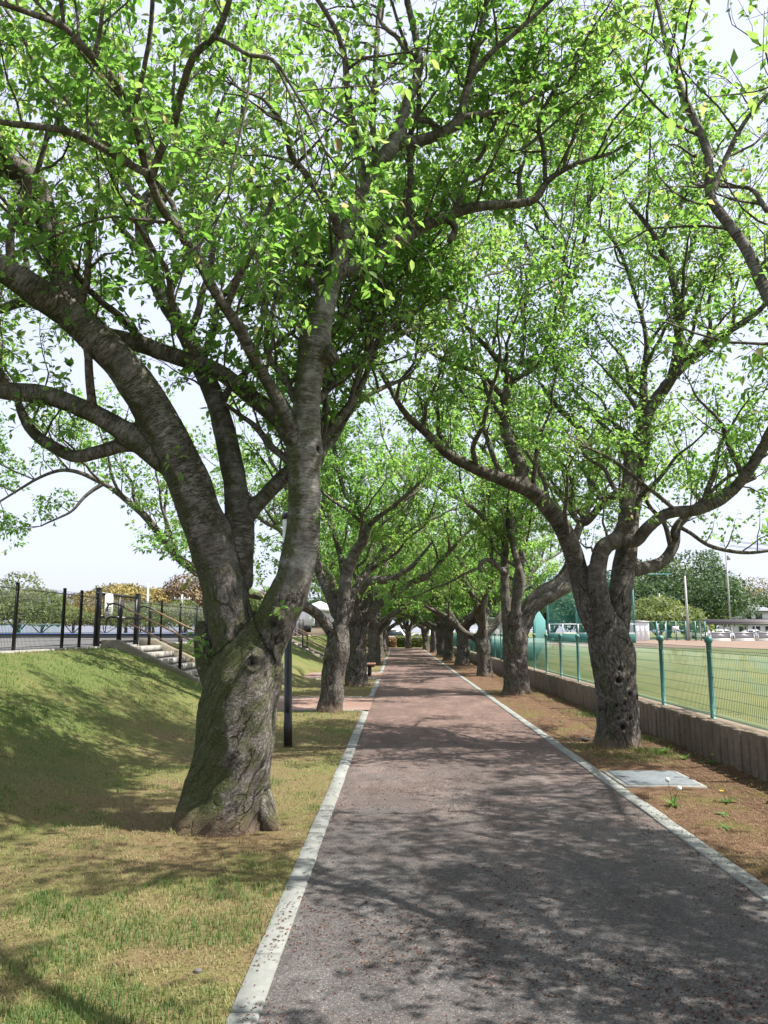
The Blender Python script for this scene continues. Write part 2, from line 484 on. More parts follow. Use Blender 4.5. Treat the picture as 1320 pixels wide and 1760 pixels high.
# ------------------------------------------------------------------ mesh helpers
def raw_mesh(name, V, faces, attrs=None, smooth=False, normals=None):
    """faces: list of int arrays (n,k)"""
    me = bpy.data.meshes.new(name)
    V = np.ascontiguousarray(V, dtype=np.float32)
    faces = [np.asarray(f, dtype=np.int32) for f in faces if len(f)]
    nl = sum(f.size for f in faces)
    nf = sum(len(f) for f in faces)
    me.vertices.add(len(V)); me.vertices.foreach_set('co', V.ravel())
    me.loops.add(nl); me.polygons.add(nf)
    me.loops.foreach_set('vertex_index', np.concatenate([f.ravel() for f in faces]).astype(np.int32))
    tot = np.concatenate([np.full(len(f), f.shape[1], np.int32) for f in faces])
    st = np.concatenate([[0], np.cumsum(tot)[:-1]]).astype(np.int32)
    me.polygons.foreach_set('loop_start', st)
    if smooth:
        me.polygons.foreach_set('use_smooth', np.ones(nf, dtype=bool))
    me.update(calc_edges=True)
    for k, a in (attrs or {}).items():
        a = np.ascontiguousarray(a, dtype=np.float32)
        if a.ndim == 2:
            at_ = me.attributes.new(k, 'FLOAT_VECTOR', 'POINT'); at_.data.foreach_set('vector', a.ravel())
        else:
            at_ = me.attributes.new(k, 'FLOAT', 'POINT'); at_.data.foreach_set('value', a)
    if normals is not None:
        me.normals_split_custom_set_from_vertices(np.asarray(normals, dtype=np.float32))
    return me

def link(name, me, mat=None, parent=None, label=None, cat=None, group=None, kind=None, loc=None, rotz=None):
    o = bpy.data.objects.new(name, me)
    COL.objects.link(o)
    if mat is not None and me is not None and not me.materials:
        me.materials.append(mat if not isinstance(mat, str) else M[mat])
    if parent is not None:
        o.parent = parent
    if label: o['label'] = label
    if cat: o['category'] = cat
    if group: o['group'] = group
    if kind: o['kind'] = kind
    if loc is not None: o.location = loc
    if rotz is not None: o.rotation_euler = (0, 0, rotz)
    return o

def thing(name, label, cat, loc=(0, 0, 0), rotz=0.0, group=None):
    return link(name, None, None, None, label, cat, group, None, loc, rotz)

class MB:
    """collects simple solids into one mesh"""
    def __init__(self):
        self.v = []; self.f4 = []; self.f3 = []; self.n = 0
    def add(self, V, F4=(), F3=()):
        V = np.asarray(V, float)
        self.v.append(V)
        if len(F4): self.f4.append(np.asarray(F4, int) + self.n)
        if len(F3): self.f3.append(np.asarray(F3, int) + self.n)
        self.n += len(V)
        return self
    def box(self, a, b):
        x0, y0, z0 = a; x1, y1, z1 = b
        V = [(x0, y0, z0), (x1, y0, z0), (x1, y1, z0), (x0, y1, z0), (x0, y0, z1), (x1, y0, z1), (x1, y1, z1), (x0, y1, z1)]
        return self.add(V, [(0, 3, 2, 1), (4, 5, 6, 7), (0, 1, 5, 4), (1, 2, 6, 5), (2, 3, 7, 6), (3, 0, 4, 7)])
    def bar(self, p, q, w, h=None, up=(0, 0, 1)):
        p = np.asarray(p, float); q = np.asarray(q, float); h = w if h is None else h
        d = q - p; d /= np.linalg.norm(d)
        u = np.asarray(up, float)
        if abs(d @ u) > 0.99: u = np.array([1.0, 0, 0])
        s = np.cross(d, u); s /= np.linalg.norm(s); u = np.cross(s, d)
        V = []
        for c in (p, q):
            for a, b in ((-1, -1), (1, -1), (1, 1), (-1, 1)):
                V.append(c + s * a * w / 2 + u * b * h / 2)
        return self.add(V, [(3, 2, 1, 0), (4, 5, 6, 7), (0, 1, 5, 4), (1, 2, 6, 5), (2, 3, 7, 6), (3, 0, 4, 7)])
    def lathe(self, prof, c=(0, 0, 0), n=16):
        prof = np.asarray(prof, float); k = len(prof)
        a = np.linspace(0, 2 * np.pi, n, endpoint=False)
        V = np.zeros((k, n, 3))
        V[:, :, 0] = prof[:, 0:1] * np.cos(a) + c[0]
        V[:, :, 1] = prof[:, 0:1] * np.sin(a) + c[1]
        V[:, :, 2] = prof[:, 1:2] + c[2]
        F = []
        for i in range(k - 1):
            for j in range(n):
                j2 = (j + 1) % n
                F.append((i * n + j, i * n + j2, (i + 1) * n + j2, (i + 1) * n + j))
        return self.add(V.reshape(-1, 3), F)
    def tube(self, pts, rad, n=8):
        V, F, _, C = tube_mesh(np.asarray(pts, float), np.full(len(pts), rad) if np.isscalar(rad) else np.asarray(rad, float), n)
        self.add(V, F, C)
        return self
    def prism(self, poly, lo, hi, axis=1):
        """extrude a 2-D polygon along an axis (fan caps: keep it convex enough)"""
        n = len(poly); V = []
        for t in (lo, hi):
            for a, b in poly:
                V.append({0: (t, a, b), 1: (a, t, b), 2: (a, b, t)}[axis])
        F4 = [(i, (i + 1) % n, n + (i + 1) % n, n + i) for i in range(n)]
        F3 = [(0, i + 1, i) for i in range(1, n - 1)] + [(n, n + i, n + i + 1) for i in range(1, n - 1)]
        return self.add(V, F4, F3)
    def mesh(self, name, smooth=False, bevel=0.0):
        fs = []
        if self.f4: fs.append(np.concatenate(self.f4))
        if self.f3: fs.append(np.concatenate(self.f3))
        me = raw_mesh(name, np.concatenate(self.v), fs, smooth=smooth)
        if bevel > 0 or not smooth:
            bm = bmesh.new(); bm.from_mesh(me)
            bmesh.ops.recalc_face_normals(bm, faces=bm.faces)
            if bevel > 0:
                ed = [e for e in bm.edges if len(e.link_faces) == 2 and e.calc_face_angle(0) > 0.5]
                bmesh.ops.bevel(bm, geom=ed, offset=bevel, segments=1, affect='EDGES')
            bm.to_mesh(me); bm.free()
        return me
    def build(self, name, mat, parent=None, smooth=False, bevel=0.0, **kw):
        return link(name, self.mesh(name, smooth, bevel), mat, parent, **kw)

def frames(pts):
    d = np.gradient(pts, axis=0)
    d /= np.linalg.norm(d, axis=1)[:, None] + 1e-12
    u = np.array([1.0, 0, 0]) if abs(d[0, 0]) < 0.8 else np.array([0, 1.0, 0])
    A = np.zeros_like(pts); B = np.zeros_like(pts)
    for i in range(len(pts)):
        u = u - d[i] * (u @ d[i]); u /= np.linalg.norm(u) + 1e-12
        A[i] = u; B[i] = np.cross(d[i], u)
    return d, A, B

def tube_mesh(pts, rad, n, fr=None, s0=0.0, shape=None):
    d, A, B = fr if fr is not None else frames(pts)
    a = np.linspace(0, 2 * np.pi, n, endpoint=False)
    ca, sa = np.cos(a), np.sin(a)
    rr = rad[:, None] * np.ones(n)[None, :]
    s = s0 + np.concatenate([[0], np.cumsum(np.linalg.norm(np.diff(pts, axis=0), axis=1))])
    if shape is not None:
        rr = shape(rr, a[None, :], s[:, None])
    V = pts[:, None, :] + (A[:, None, :] * ca[None, :, None] + B[:, None, :] * sa[None, :, None]) * rr[:, :, None]
    k = len(pts)
    bark = np.stack([ca[None, :] * rad[:, None], sa[None, :] * rad[:, None], np.repeat(s[:, None], n, 1)], -1).reshape(-1, 3)
    j = np.arange(n); j2 = (j + 1) % n
    F = (np.stack([j, j2, j2 + n, j + n], -1)[None] + (np.arange(k - 1) * n)[:, None, None]).reshape(-1, 4)
    V = np.concatenate([V.reshape(-1, 3), pts[:1], pts[-1:]])
    bark = np.concatenate([bark, [[0, 0, s[0]], [0, 0, s[-1]]]])
    c0 = k * n; c1 = c0 + 1
    C = np.concatenate([np.stack([np.full(n, c0), j2, j], -1), np.stack([np.full(n, c1), j + (k - 1) * n, j2 + (k - 1) * n], -1)])
    return V, F, bark, C

def catmull(P, step):
    """smooth curve through control rows (any columns; the first three are the position)"""
    P = np.asarray(P, float)
    Q = np.vstack([2 * P[0] - P[1], P, 2 * P[-1] - P[-2]])
    out = []
    for i in range(1, len(Q) - 2):
        L = np.linalg.norm(Q[i + 1][:3] - Q[i][:3])
        m = max(2, int(math.ceil(L / step)))
        t = np.linspace(0, 1, m, endpoint=False)[:, None]
        p0, p1, p2, p3 = Q[i - 1], Q[i], Q[i + 1], Q[i + 2]
        out.append(0.5 * ((2 * p1) + (-p0 + p2) * t + (2 * p0 - 5 * p1 + 4 * p2 - p3) * t ** 2 + (-p0 + 3 * p1 - 3 * p2 + p3) * t ** 3))
    out.append(P[-1:])
    return np.vstack(out)

def copy_tree(o, parent=None):
    c = o.copy(); COL.objects.link(c); c.parent = parent
    for ch in list(o.children):
        copy_tree(ch, c)
    return c

# ================================================================== the setting
PATH_L, PATH_R = -0.60, 2.27
KERB_W = 0.135
SOIL_L, SOIL_R = PATH_R + KERB_W, 4.10
FIELD_Z = 0.45
TOP_Z = 1.30
STAIR_Y = [(17.25, 20.0), (40.0, 42.6)]
GAPS = [(16.55, 20.0), (27.6, 31.6), (44.0, 47.0)]      # side paths that open to the left

def lawn_z(x, y):
    x = np.asarray(x, float); y = np.asarray(y, float)
    t = np.clip((-2.95 - x) / 3.45, 0, 1)
    s = t * t * (3 - 2 * t) * 0.55 + t * 0.45
    z = s * (TOP_Z - 0.02)
    P = np.stack([x * 0.9, y * 0.9, np.zeros_like(x)], -1)
    z = z + (fbm(P.reshape(-1, 3), 3).reshape(x.shape) - 0.5) * 0.07 * sstep(-0.75, -1.6, x) * sstep(-6.6, -6.0, x)
    return z + 0.004

def grid_sheet(name, xs, ys, zfun, mat, kind='structure', smooth=True):
    X, Y = np.meshgrid(np.asarray(xs, float), np.asarray(ys, float))
    Z = zfun(X, Y)
    nx, ny = len(xs), len(ys)
    V = np.stack([X, Y, Z], -1).reshape(-1, 3)
    i = np.arange(nx - 1); j = np.arange(ny - 1)
    a = (j[:, None] * nx + i[None, :]).ravel()
    F = np.stack([a, a + 1, a + nx + 1, a + nx], -1)
    return link(name, raw_mesh(name, V, [F], smooth=smooth), mat, kind=kind)

flat = lambda z: (lambda X, Y: np.full_like(X, z))
grid_sheet('ground', np.linspace(-900, 900, 7), np.linspace(-300, 1500, 7), flat(-0.1), 'far_ground')

def lawn_sheet_z(X, Y):
    Z = lawn_z(X, Y)
    for a, b in GAPS:
        Z = np.where((Y > a + 0.06) & (Y < b - 0.06) & (X > -3.6), -0.06, Z)
    for a, b in STAIR_Y:
        Z = np.where((Y > a + 0.08) & (Y < b - 0.08) & (X > -6.58) & (X < -2.9), Z - 0.5, Z)
    return Z
ys = np.concatenate([np.arange(-9, 24, 0.2), np.arange(24, 50, 0.4), np.arange(50, 92, 1.5)])
ex = []
for a, b in GAPS + STAIR_Y:
    ex += [a + 0.05, a + 0.1, b - 0.1, b - 0.05]
ys = np.unique(np.concatenate([ys, ex]))
xs = np.concatenate([[-6.62], np.arange(-6.5, -0.8, 0.15), [PATH_L - KERB_W + 0.005]])
grid_sheet('lawn', xs, ys, lawn_sheet_z, 'lawn_ground')
grid_sheet('upper_terrace', [-260, -60, -20, -6.75], [-30, 0, 20, 60, 120, 300], flat(TOP_Z), 'court_paving')
grid_sheet('playing_field', np.concatenate([[4.3], np.linspace(6, 200, 10)]), np.linspace(-30, 300, 12), flat(FIELD_Z), 'field_grass')
# infield: an irregular sheet of dirt
a = np.linspace(0, 2 * np.pi, 48, endpoint=False)
rr = 1 + 0.05 * np.sin(a * 3 + 1) + 0.03 * np.sin(a * 7)
V = np.stack([44 + 37 * rr * np.cos(a), 82 + 31 * rr * np.sin(a), np.full(48, FIELD_Z + 0.006)], -1)
me = raw_mesh('infield', np.vstack([V, [[44, 82, FIELD_Z + 0.006]]]), [np.stack([np.full(48, 48), np.arange(48), (np.arange(48) + 1) % 48], -1)])
link('infield', me, 'infield_dirt', kind='structure')

def soil_z(X, Y):
    P = np.stack([X * 1.4, Y * 1.4, X * 0], -1)
    z = (fbm(P.reshape(-1, 3), 3).reshape(X.shape) - 0.45) * 0.09
    z = z * sstep(SOIL_L - 0.01, SOIL_L + 0.35, X)
    # bare soil mounds a little towards the tree bases
    for (tx, ty) in ((3.2, 11.4), (3.15, 20.7)):
        z = z + 0.05 * np.exp(-((X - tx) ** 2 + (Y - ty) ** 2) / 0.5)
    return z - 0.005
ys = np.concatenate([np.arange(-9, 26, 0.15), np.arange(26, 92, 0.8)])
grid_sheet('soil_strip', np.concatenate([np.arange(SOIL_L - 0.004, SOIL_R, 0.1), [SOIL_R + 0.1]]), ys, soil_z, 'soil_ground')
grid_sheet('path', np.linspace(PATH_L - 0.02, PATH_R + 0.02, 8), np.linspace(-10, 71, 60), flat(0.0), 'path_asphalt')
# the cross path at the end and the turf before the hedge
grid_sheet('cross_path', [-40, -10, 20], [71.0, 74, 77.5], flat(0.012), 'side_paving')
grid_sheet('end_verge', [-60, 0, 4.2, 60], [77.5, 90, 160], flat(0.02), 'far_ground')
for a, b in GAPS:
    grid_sheet('side_path', [-3.5, -2, PATH_L + 0.01], [a + 0.11, (a + b) / 2, b - 0.11], flat(0.008), 'side_paving')
grid_sheet('sandy_bank', [-9, -6.8], [46, 60, 75], flat(TOP_Z + 0.012), 'sandy_ground')

# ------------------------------------------------------------------ kerbs
def stone_mesh(L, w, h, seed):
    rs = np.random.RandomState(seed)
    mb = MB().box((-w / 2, -L / 2 + 0.007, -h), (w / 2, L / 2 - 0.007, 0))
    me = mb.mesh('kerb_stone', bevel=0.007)
    for v in me.vertices:
        v.co.z += rs.uniform(-0.0015, 0.0015)
    me.materials.append(M['kerb_concrete'])
    return me
STONES = [stone_mesh(0.6, KERB_W, 0.12, k) for k in range(4)]
STONES_H = [stone_mesh(0.6, 0.10, 0.12, 9 + k) for k in range(2)]

def kerb_run(p, q, meshes, rs, bed_w=0.16):
    p = np.array(p, float); q = np.array(q, float)
    L = np.linalg.norm(q - p); d = (q - p) / L
    mid = (p + q) / 2
    root = MB().box((-bed_w / 2, -L / 2, -0.16), (bed_w / 2, L / 2, -0.035)).build('kerb', 'plain_concrete', kind='structure')
    ang = math.atan2(-d[0], d[1])
    root.location = (mid[0], mid[1], 0); root.rotation_euler = (0, 0, ang)
    n = max(1, int(round(L / 0.6)))
    for i in range(n):
        o = link('kerb_stone', meshes[i % len(meshes)], None, root)
        o.location = (rs.uniform(-0.004, 0.004), -L / 2 + (i + 0.5) * L / n, 0.016 + rs.uniform(-0.004, 0.003))
        o.scale = (1, L / n / 0.6, 1)
        o.rotation_euler = (rs.uniform(-0.004, 0.004), rs.uniform(-0.012, 0.012), rs.uniform(-0.006, 0.006))
rs = np.random.RandomState(3)
xl = PATH_L - KERB_W / 2
runs = [(-3.0, GAPS[0][0] - 0.25)] + [(GAPS[k][1] + 0.25, GAPS[k + 1][0] - 0.25) for k in range(2)] + [(GAPS[2][1] + 0.25, 71.0)]
for a, b in runs:
    kerb_run((xl, a), (xl, b), STONES, rs)
kerb_run((PATH_R + KERB_W / 2, -3.0), (PATH_R + KERB_W / 2, 71.0), STONES, rs)
for a, b in GAPS:
    kerb_run((-3.4, a + 0.05), (xl - 0.22, a + 0.05), STONES_H, rs, 0.12)
    kerb_run((xl - 0.2, a + 0.03), (xl, a - 0.23), STONES_H, rs, 0.12)
    kerb_run((-3.4, b - 0.05), (xl - 0.22, b - 0.05), STONES_H, rs, 0.12)
    kerb_run((xl - 0.2, b - 0.03), (xl, b + 0.23), STONES_H, rs, 0.12)

# ------------------------------------------------------------------ grass, thatch, bud scales
def blades(name, P, ln, wd, tilt, tint, seed, label, cat, mat='grass_blade', parent=None):
    rs = np.random.RandomState(seed)
    n = len(P)
    az = rs.rand(n) * 2 * np.pi
    d = np.stack([np.cos(az), np.sin(az), np.zeros(n)], -1)
    s = np.stack([-np.sin(az), np.cos(az), np.zeros(n)], -1)
    up = np.array([0, 0, 1.0])
    tip = P + (d * np.sin(tilt)[:, None] + up * np.cos(tilt)[:, None]) * ln[:, None]
    tip2 = P + (d * np.sin(tilt * 0.6)[:, None] + up * np.cos(tilt * 0.6)[:, None]) * (ln * 0.5)[:, None]
    V = np.stack([P - s * wd[:, None] / 2, P + s * wd[:, None] / 2, tip2 + s * wd[:, None] * 0.35, tip2 - s * wd[:, None] * 0.35, tip], 1).reshape(-1, 3)
    b = np.arange(n) * 5
    me = raw_mesh(name, V, [np.stack([b, b + 1, b + 2, b + 3], -1), np.stack([b + 3, b + 2, b + 4], -1)], {'tint': np.repeat(tint, 5)})
    return link(name, me, mat, parent, label, cat, None, 'stuff')

def inside_gap(x, y):
    m = np.zeros(len(x), bool)
    for a, b in GAPS:
        m |= (y > a - 0.02) & (y < b + 0.02) & (x > -3.5)
    for a, b in STAIR_Y:
        m |= (y > a - 0.03) & (y < b + 0.03) & (x < -2.9)
    return m

rs = np.random.RandomState(21)
N = 230000
u = rs.rand(N)
Y = 1.0 / (1 / 2.2 - u * (1 / 2.2 - 1 / 24.0))          # more blades nearer the camera
X = PATH_L - KERB_W + 0.02 - rs.rand(N) ** 0.9 * 5.9
keep = (X > -0.62 * Y - 0.6) & ~inside_gap(X, Y)
X, Y = X[keep], Y[keep]
pn = fbm(np.stack([X * 0.75, Y * 0.75, X * 0 + 3], -1), 4)
pn2 = fbm(np.stack([X * 4.5, Y * 4.5, X * 0 + 9], -1), 3)
green = (pn - 0.5) * 2.0 + (pn2 - 0.5) * 2.6 + sstep(-2.8, -5.0, X) * 0.5 + 0.2
green += 0.35 * np.exp(-((X + 0.85) / 0.12) ** 2)                     # greener along the kerb
green += 0.5 * np.exp(-(((X + 1.45) ** 2 + (Y - 4.65) ** 2) / 0.06))
green += 0.55 * np.exp(-(((X + 2.05) ** 2 + (Y - 4.9) ** 2) / 0.22))
green -= 0.35 * np.exp(-(((X + 1.5) ** 2 + (Y - 6.6) ** 2) / 0.8))    # worn round the trunk
ring_ = np.exp(-((np.hypot(X + 1.52, Y - 6.92) - 0.42) / 0.07) ** 2)
green += 0.5 * ring_ * (pn2 > 0.5)
tint = np.clip(green + rs.randn(len(X)) * 0.22, 0, 1)
ln = (0.014 + 0.024 * rs.rand(len(X)) + 0.035 * ring_ * rs.rand(len(X))) * (0.75 + 0.8 * np.clip(green, 0, 1)) * (1 + 0.02 * Y)
tilt = np.clip(1.25 - 0.75 * np.clip(green, 0, 1) + rs.randn(len(X)) * 0.3, 0.05, 1.5)
wd = (0.0028 + 0.002 * rs.rand(len(X))) * (1 + Y * 0.075)
blades('lawn_grass', np.stack([X, Y, lawn_z(X, Y) - 0.002], -1), ln, wd, tilt, tint, 5,
       'short straw and green turf grass on the left lawn and bank', 'grass')

# thatch and sparse grass on the soil strip
N = 85000
u = rs.rand(N)
Y = 1.0 / (1 / 3.5 - u * (1 / 3.5 - 1 / 26.0))
X = SOIL_L + 0.01 + rs.rand(N) * (SOIL_R - SOIL_L - 0.03)
pn = fbm(np.stack([X * 1.1, Y * 1.1, X * 0 + 31], -1), 4)
g = (pn - 0.56) * 4.0
for (cx, cy, r, s) in ((3.75, 15.6, 0.5, 1.3), (3.8, 12.4, 0.35, 1.2), (3.0, 10.6, 0.5, 0.5), (2.62, 7.7, 0.1, 1.2), (3.6, 27, 0.6, 1.1), (2.75, 18.0, 0.2, 0.8), (3.2, 34, 0.8, 1.0)):
    g += s * np.exp(-((X - cx) ** 2 + (Y - cy) ** 2) / r ** 2)
keep = (rs.rand(len(X)) < np.clip(0.42 + g, 0.32, 1)) 
cov = (X > 2.36) & (X < 3.36) & (Y > 8.5) & (Y < 9.75)
keep &= ~cov
X, Y, g = X[keep], Y[keep], g[keep]
tint = np.clip(0.1 + np.clip(g, 0, 1) * 0.8 + rs.randn(len(X)) * 0.12, 0, 1)
ln = 0.02 + 0.025 * rs.rand(len(X)) + 0.09 * np.clip(g - 0.4, 0, 1) * rs.rand(len(X))
tilt = np.clip(1.45 - 1.0 * np.clip(g, 0, 1) + rs.randn(len(X)) * 0.2, 0.1, 1.53)
wd = (0.003 + 0.002 * rs.rand(len(X))) * (1 + Y * 0.07)
blades('strip_grass', np.stack([X, Y, soil_z(X, Y) - 0.001], -1), ln, wd, tilt, tint, 6,
       'dry thatch and green tufts on the brown soil strip by the wall', 'grass')

# fallen bud scales on the path and the kerbs
N = 26000
u = rs.rand(N)
Y = 1.0 / (1 / 2.3 - u * (1 / 2.3 - 1 / 16.0))
X = PATH_L - KERB_W + rs.rand(N) * (PATH_R - PATH_L + 2 * KERB_W)
cl = fbm(np.stack([X * 1.3, Y * 1.3, X * 0 + 51], -1), 4)
edge = np.maximum(np.exp(-(X - PATH_L) ** 2 / 0.02), np.exp(-(X - PATH_R) ** 2 / 0.05))
keep = rs.rand(N) < np.clip((cl - 0.42) * 4 + edge * 0.4, 0.1, 1)
X, Y = X[keep], Y[keep]
n = len(X)
onk = (X < PATH_L) | (X > PATH_R)
Z = np.where(onk, 0.02, 0.003)
az = rs.rand(n) * 6.283
L = 0.005 + 0.01 * rs.rand(n) ** 2; W = 0.002 + 0.0025 * rs.rand(n)
d = np.stack([np.cos(az), np.sin(az), np.zeros(n)], -1); s = np.stack([-np.sin(az), np.cos(az), np.zeros(n)], -1)
P = np.stack([X, Y, Z], -1)
lift = np.zeros((n, 3)); lift[:, 2] = 0.002 + 0.005 * rs.rand(n)
V = np.stack([P - d * L[:, None], P + s * W[:, None] + lift, P + d * L[:, None], P - s * W[:, None] + lift * 0.6], 1).reshape(-1, 3)
b = np.arange(n) * 4
me = raw_mesh('bud_scale_litter', V, [np.stack([b, b + 1, b + 2], -1), np.stack([b, b + 2, b + 3], -1)], {'tint': np.repeat(rs.rand(n), 4)})
link('bud_scale_litter', me, 'bud_scale', None, 'reddish brown bud scales fallen on the asphalt path and kerbs', 'litter', None, 'stuff')

# ================================================================== cherry trees
class Limb:
    def __init__(self, ctrl, step=0.08, wig=0.0, seed=0, kind='branch'):
        C = catmull(np.asarray(ctrl, float), step)
        self.p = C[:, :3].copy(); self.r = np.maximum(C[:, 3], 0.004)
        if wig > 0:
            n = len(self.p)
            s = np.arange(n) * step
            w = np.stack([fbm(np.stack([s * 2.2, np.full(n, seed + 7.7 * k), s * 0], -1), 2) - 0.5 for k in range(3)], -1)
            env = np.minimum(1, s / 0.5)[:, None]
            self.p += w * wig * env
        self.s = np.concatenate([[0], np.cumsum(np.linalg.norm(np.diff(self.p, axis=0), axis=1))])
        self.kind = kind
        self.fr = frames(self.p)

def px(rows, wf=1.0):
    """rows of (u, v, Y, width in pixels) -> (x, y, z, radius)"""
    out = []
    for u_, v_, Y_, w_ in rows:
        p = at(u_, v_, Y_)
        out.append((*p, 0.5 * w_ * mpp(p) * wf))
    return np.array(out)

def leaf_mesh(name, B, A, Nn, size, tint, fine):
    """B base, A axis, Nn normal; ovate leaf folded along the midrib, tip drawn out"""
    n = len(B)
    A = A / np.linalg.norm(A, axis=1)[:, None]
    Nn = Nn - A * np.sum(A * Nn, axis=1)[:, None]
    Nn /= np.linalg.norm(Nn, axis=1)[:, None] + 1e-9
    Sd = np.cross(A, Nn)
    sz = size[:, None]
    if fine:
        T = [(0, 0, 0), (-.26, .3, .06), (-.22, .63, .05), (0, 1, -.13), (.22, .63, .05), (.26, .3, .06)]
        V = np.stack([B + (Sd * x + A * y + Nn * z) * sz for x, y, z in T], 1).reshape(-1, 3)
        b = np.arange(n) * 6
        F = [np.concatenate([np.stack([b, b + 3, b + 2, b + 1], -1), np.stack([b, b + 5, b + 4, b + 3], -1)])]
        k = 6
    else:
        T = [(0, 0, 0), (-.27, .45, .06), (0, 1, -.1), (.27, .45, .06)]
        V = np.stack([B + (Sd * x + A * y + Nn * z) * sz for x, y, z in T], 1).reshape(-1, 3)
        b = np.arange(n) * 4
        F = [np.concatenate([np.stack([b, b + 2, b + 1], -1), np.stack([b, b + 3, b + 2], -1)])]
        k = 4
    return raw_mesh(name, V, F, {'tint': np.repeat(tint, k)})

def unit(v):
    return v / (np.linalg.norm(v) + 1e-9)

def unit_rows(A):
    return A / (np.linalg.norm(A, axis=-1, keepdims=True) + 1e-9)

def tubes_batch(P, Rr, ns):
    """P (m,k,3), Rr (m,k): m open tubes of ns sides"""
    m, k, _ = P.shape
    D = unit_rows(np.gradient(P, axis=1))
    ref = np.tile(np.array([0.31, 0.62, 0.72]), (m, 1))
    U = unit_rows(np.cross(D, ref[:, None, :])); W = np.cross(D, U)
    a = np.linspace(0, 2 * np.pi, ns, endpoint=False)
    V = P[:, :, None, :] + (U[:, :, None, :] * np.cos(a)[None, None, :, None] + W[:, :, None, :] * np.sin(a)[None, None, :, None]) * Rr[:, :, None, None]
    j = np.arange(ns); j2 = (j + 1) % ns
    F = (np.stack([j, j2, j2 + ns, j + ns], -1)[None] + (np.arange(k - 1) * ns)[:, None, None]).reshape(-1, 4)
    F = (F[None] + (np.arange(m) * k * ns)[:, None, None]).reshape(-1, 4)
    return V.reshape(-1, 3), F

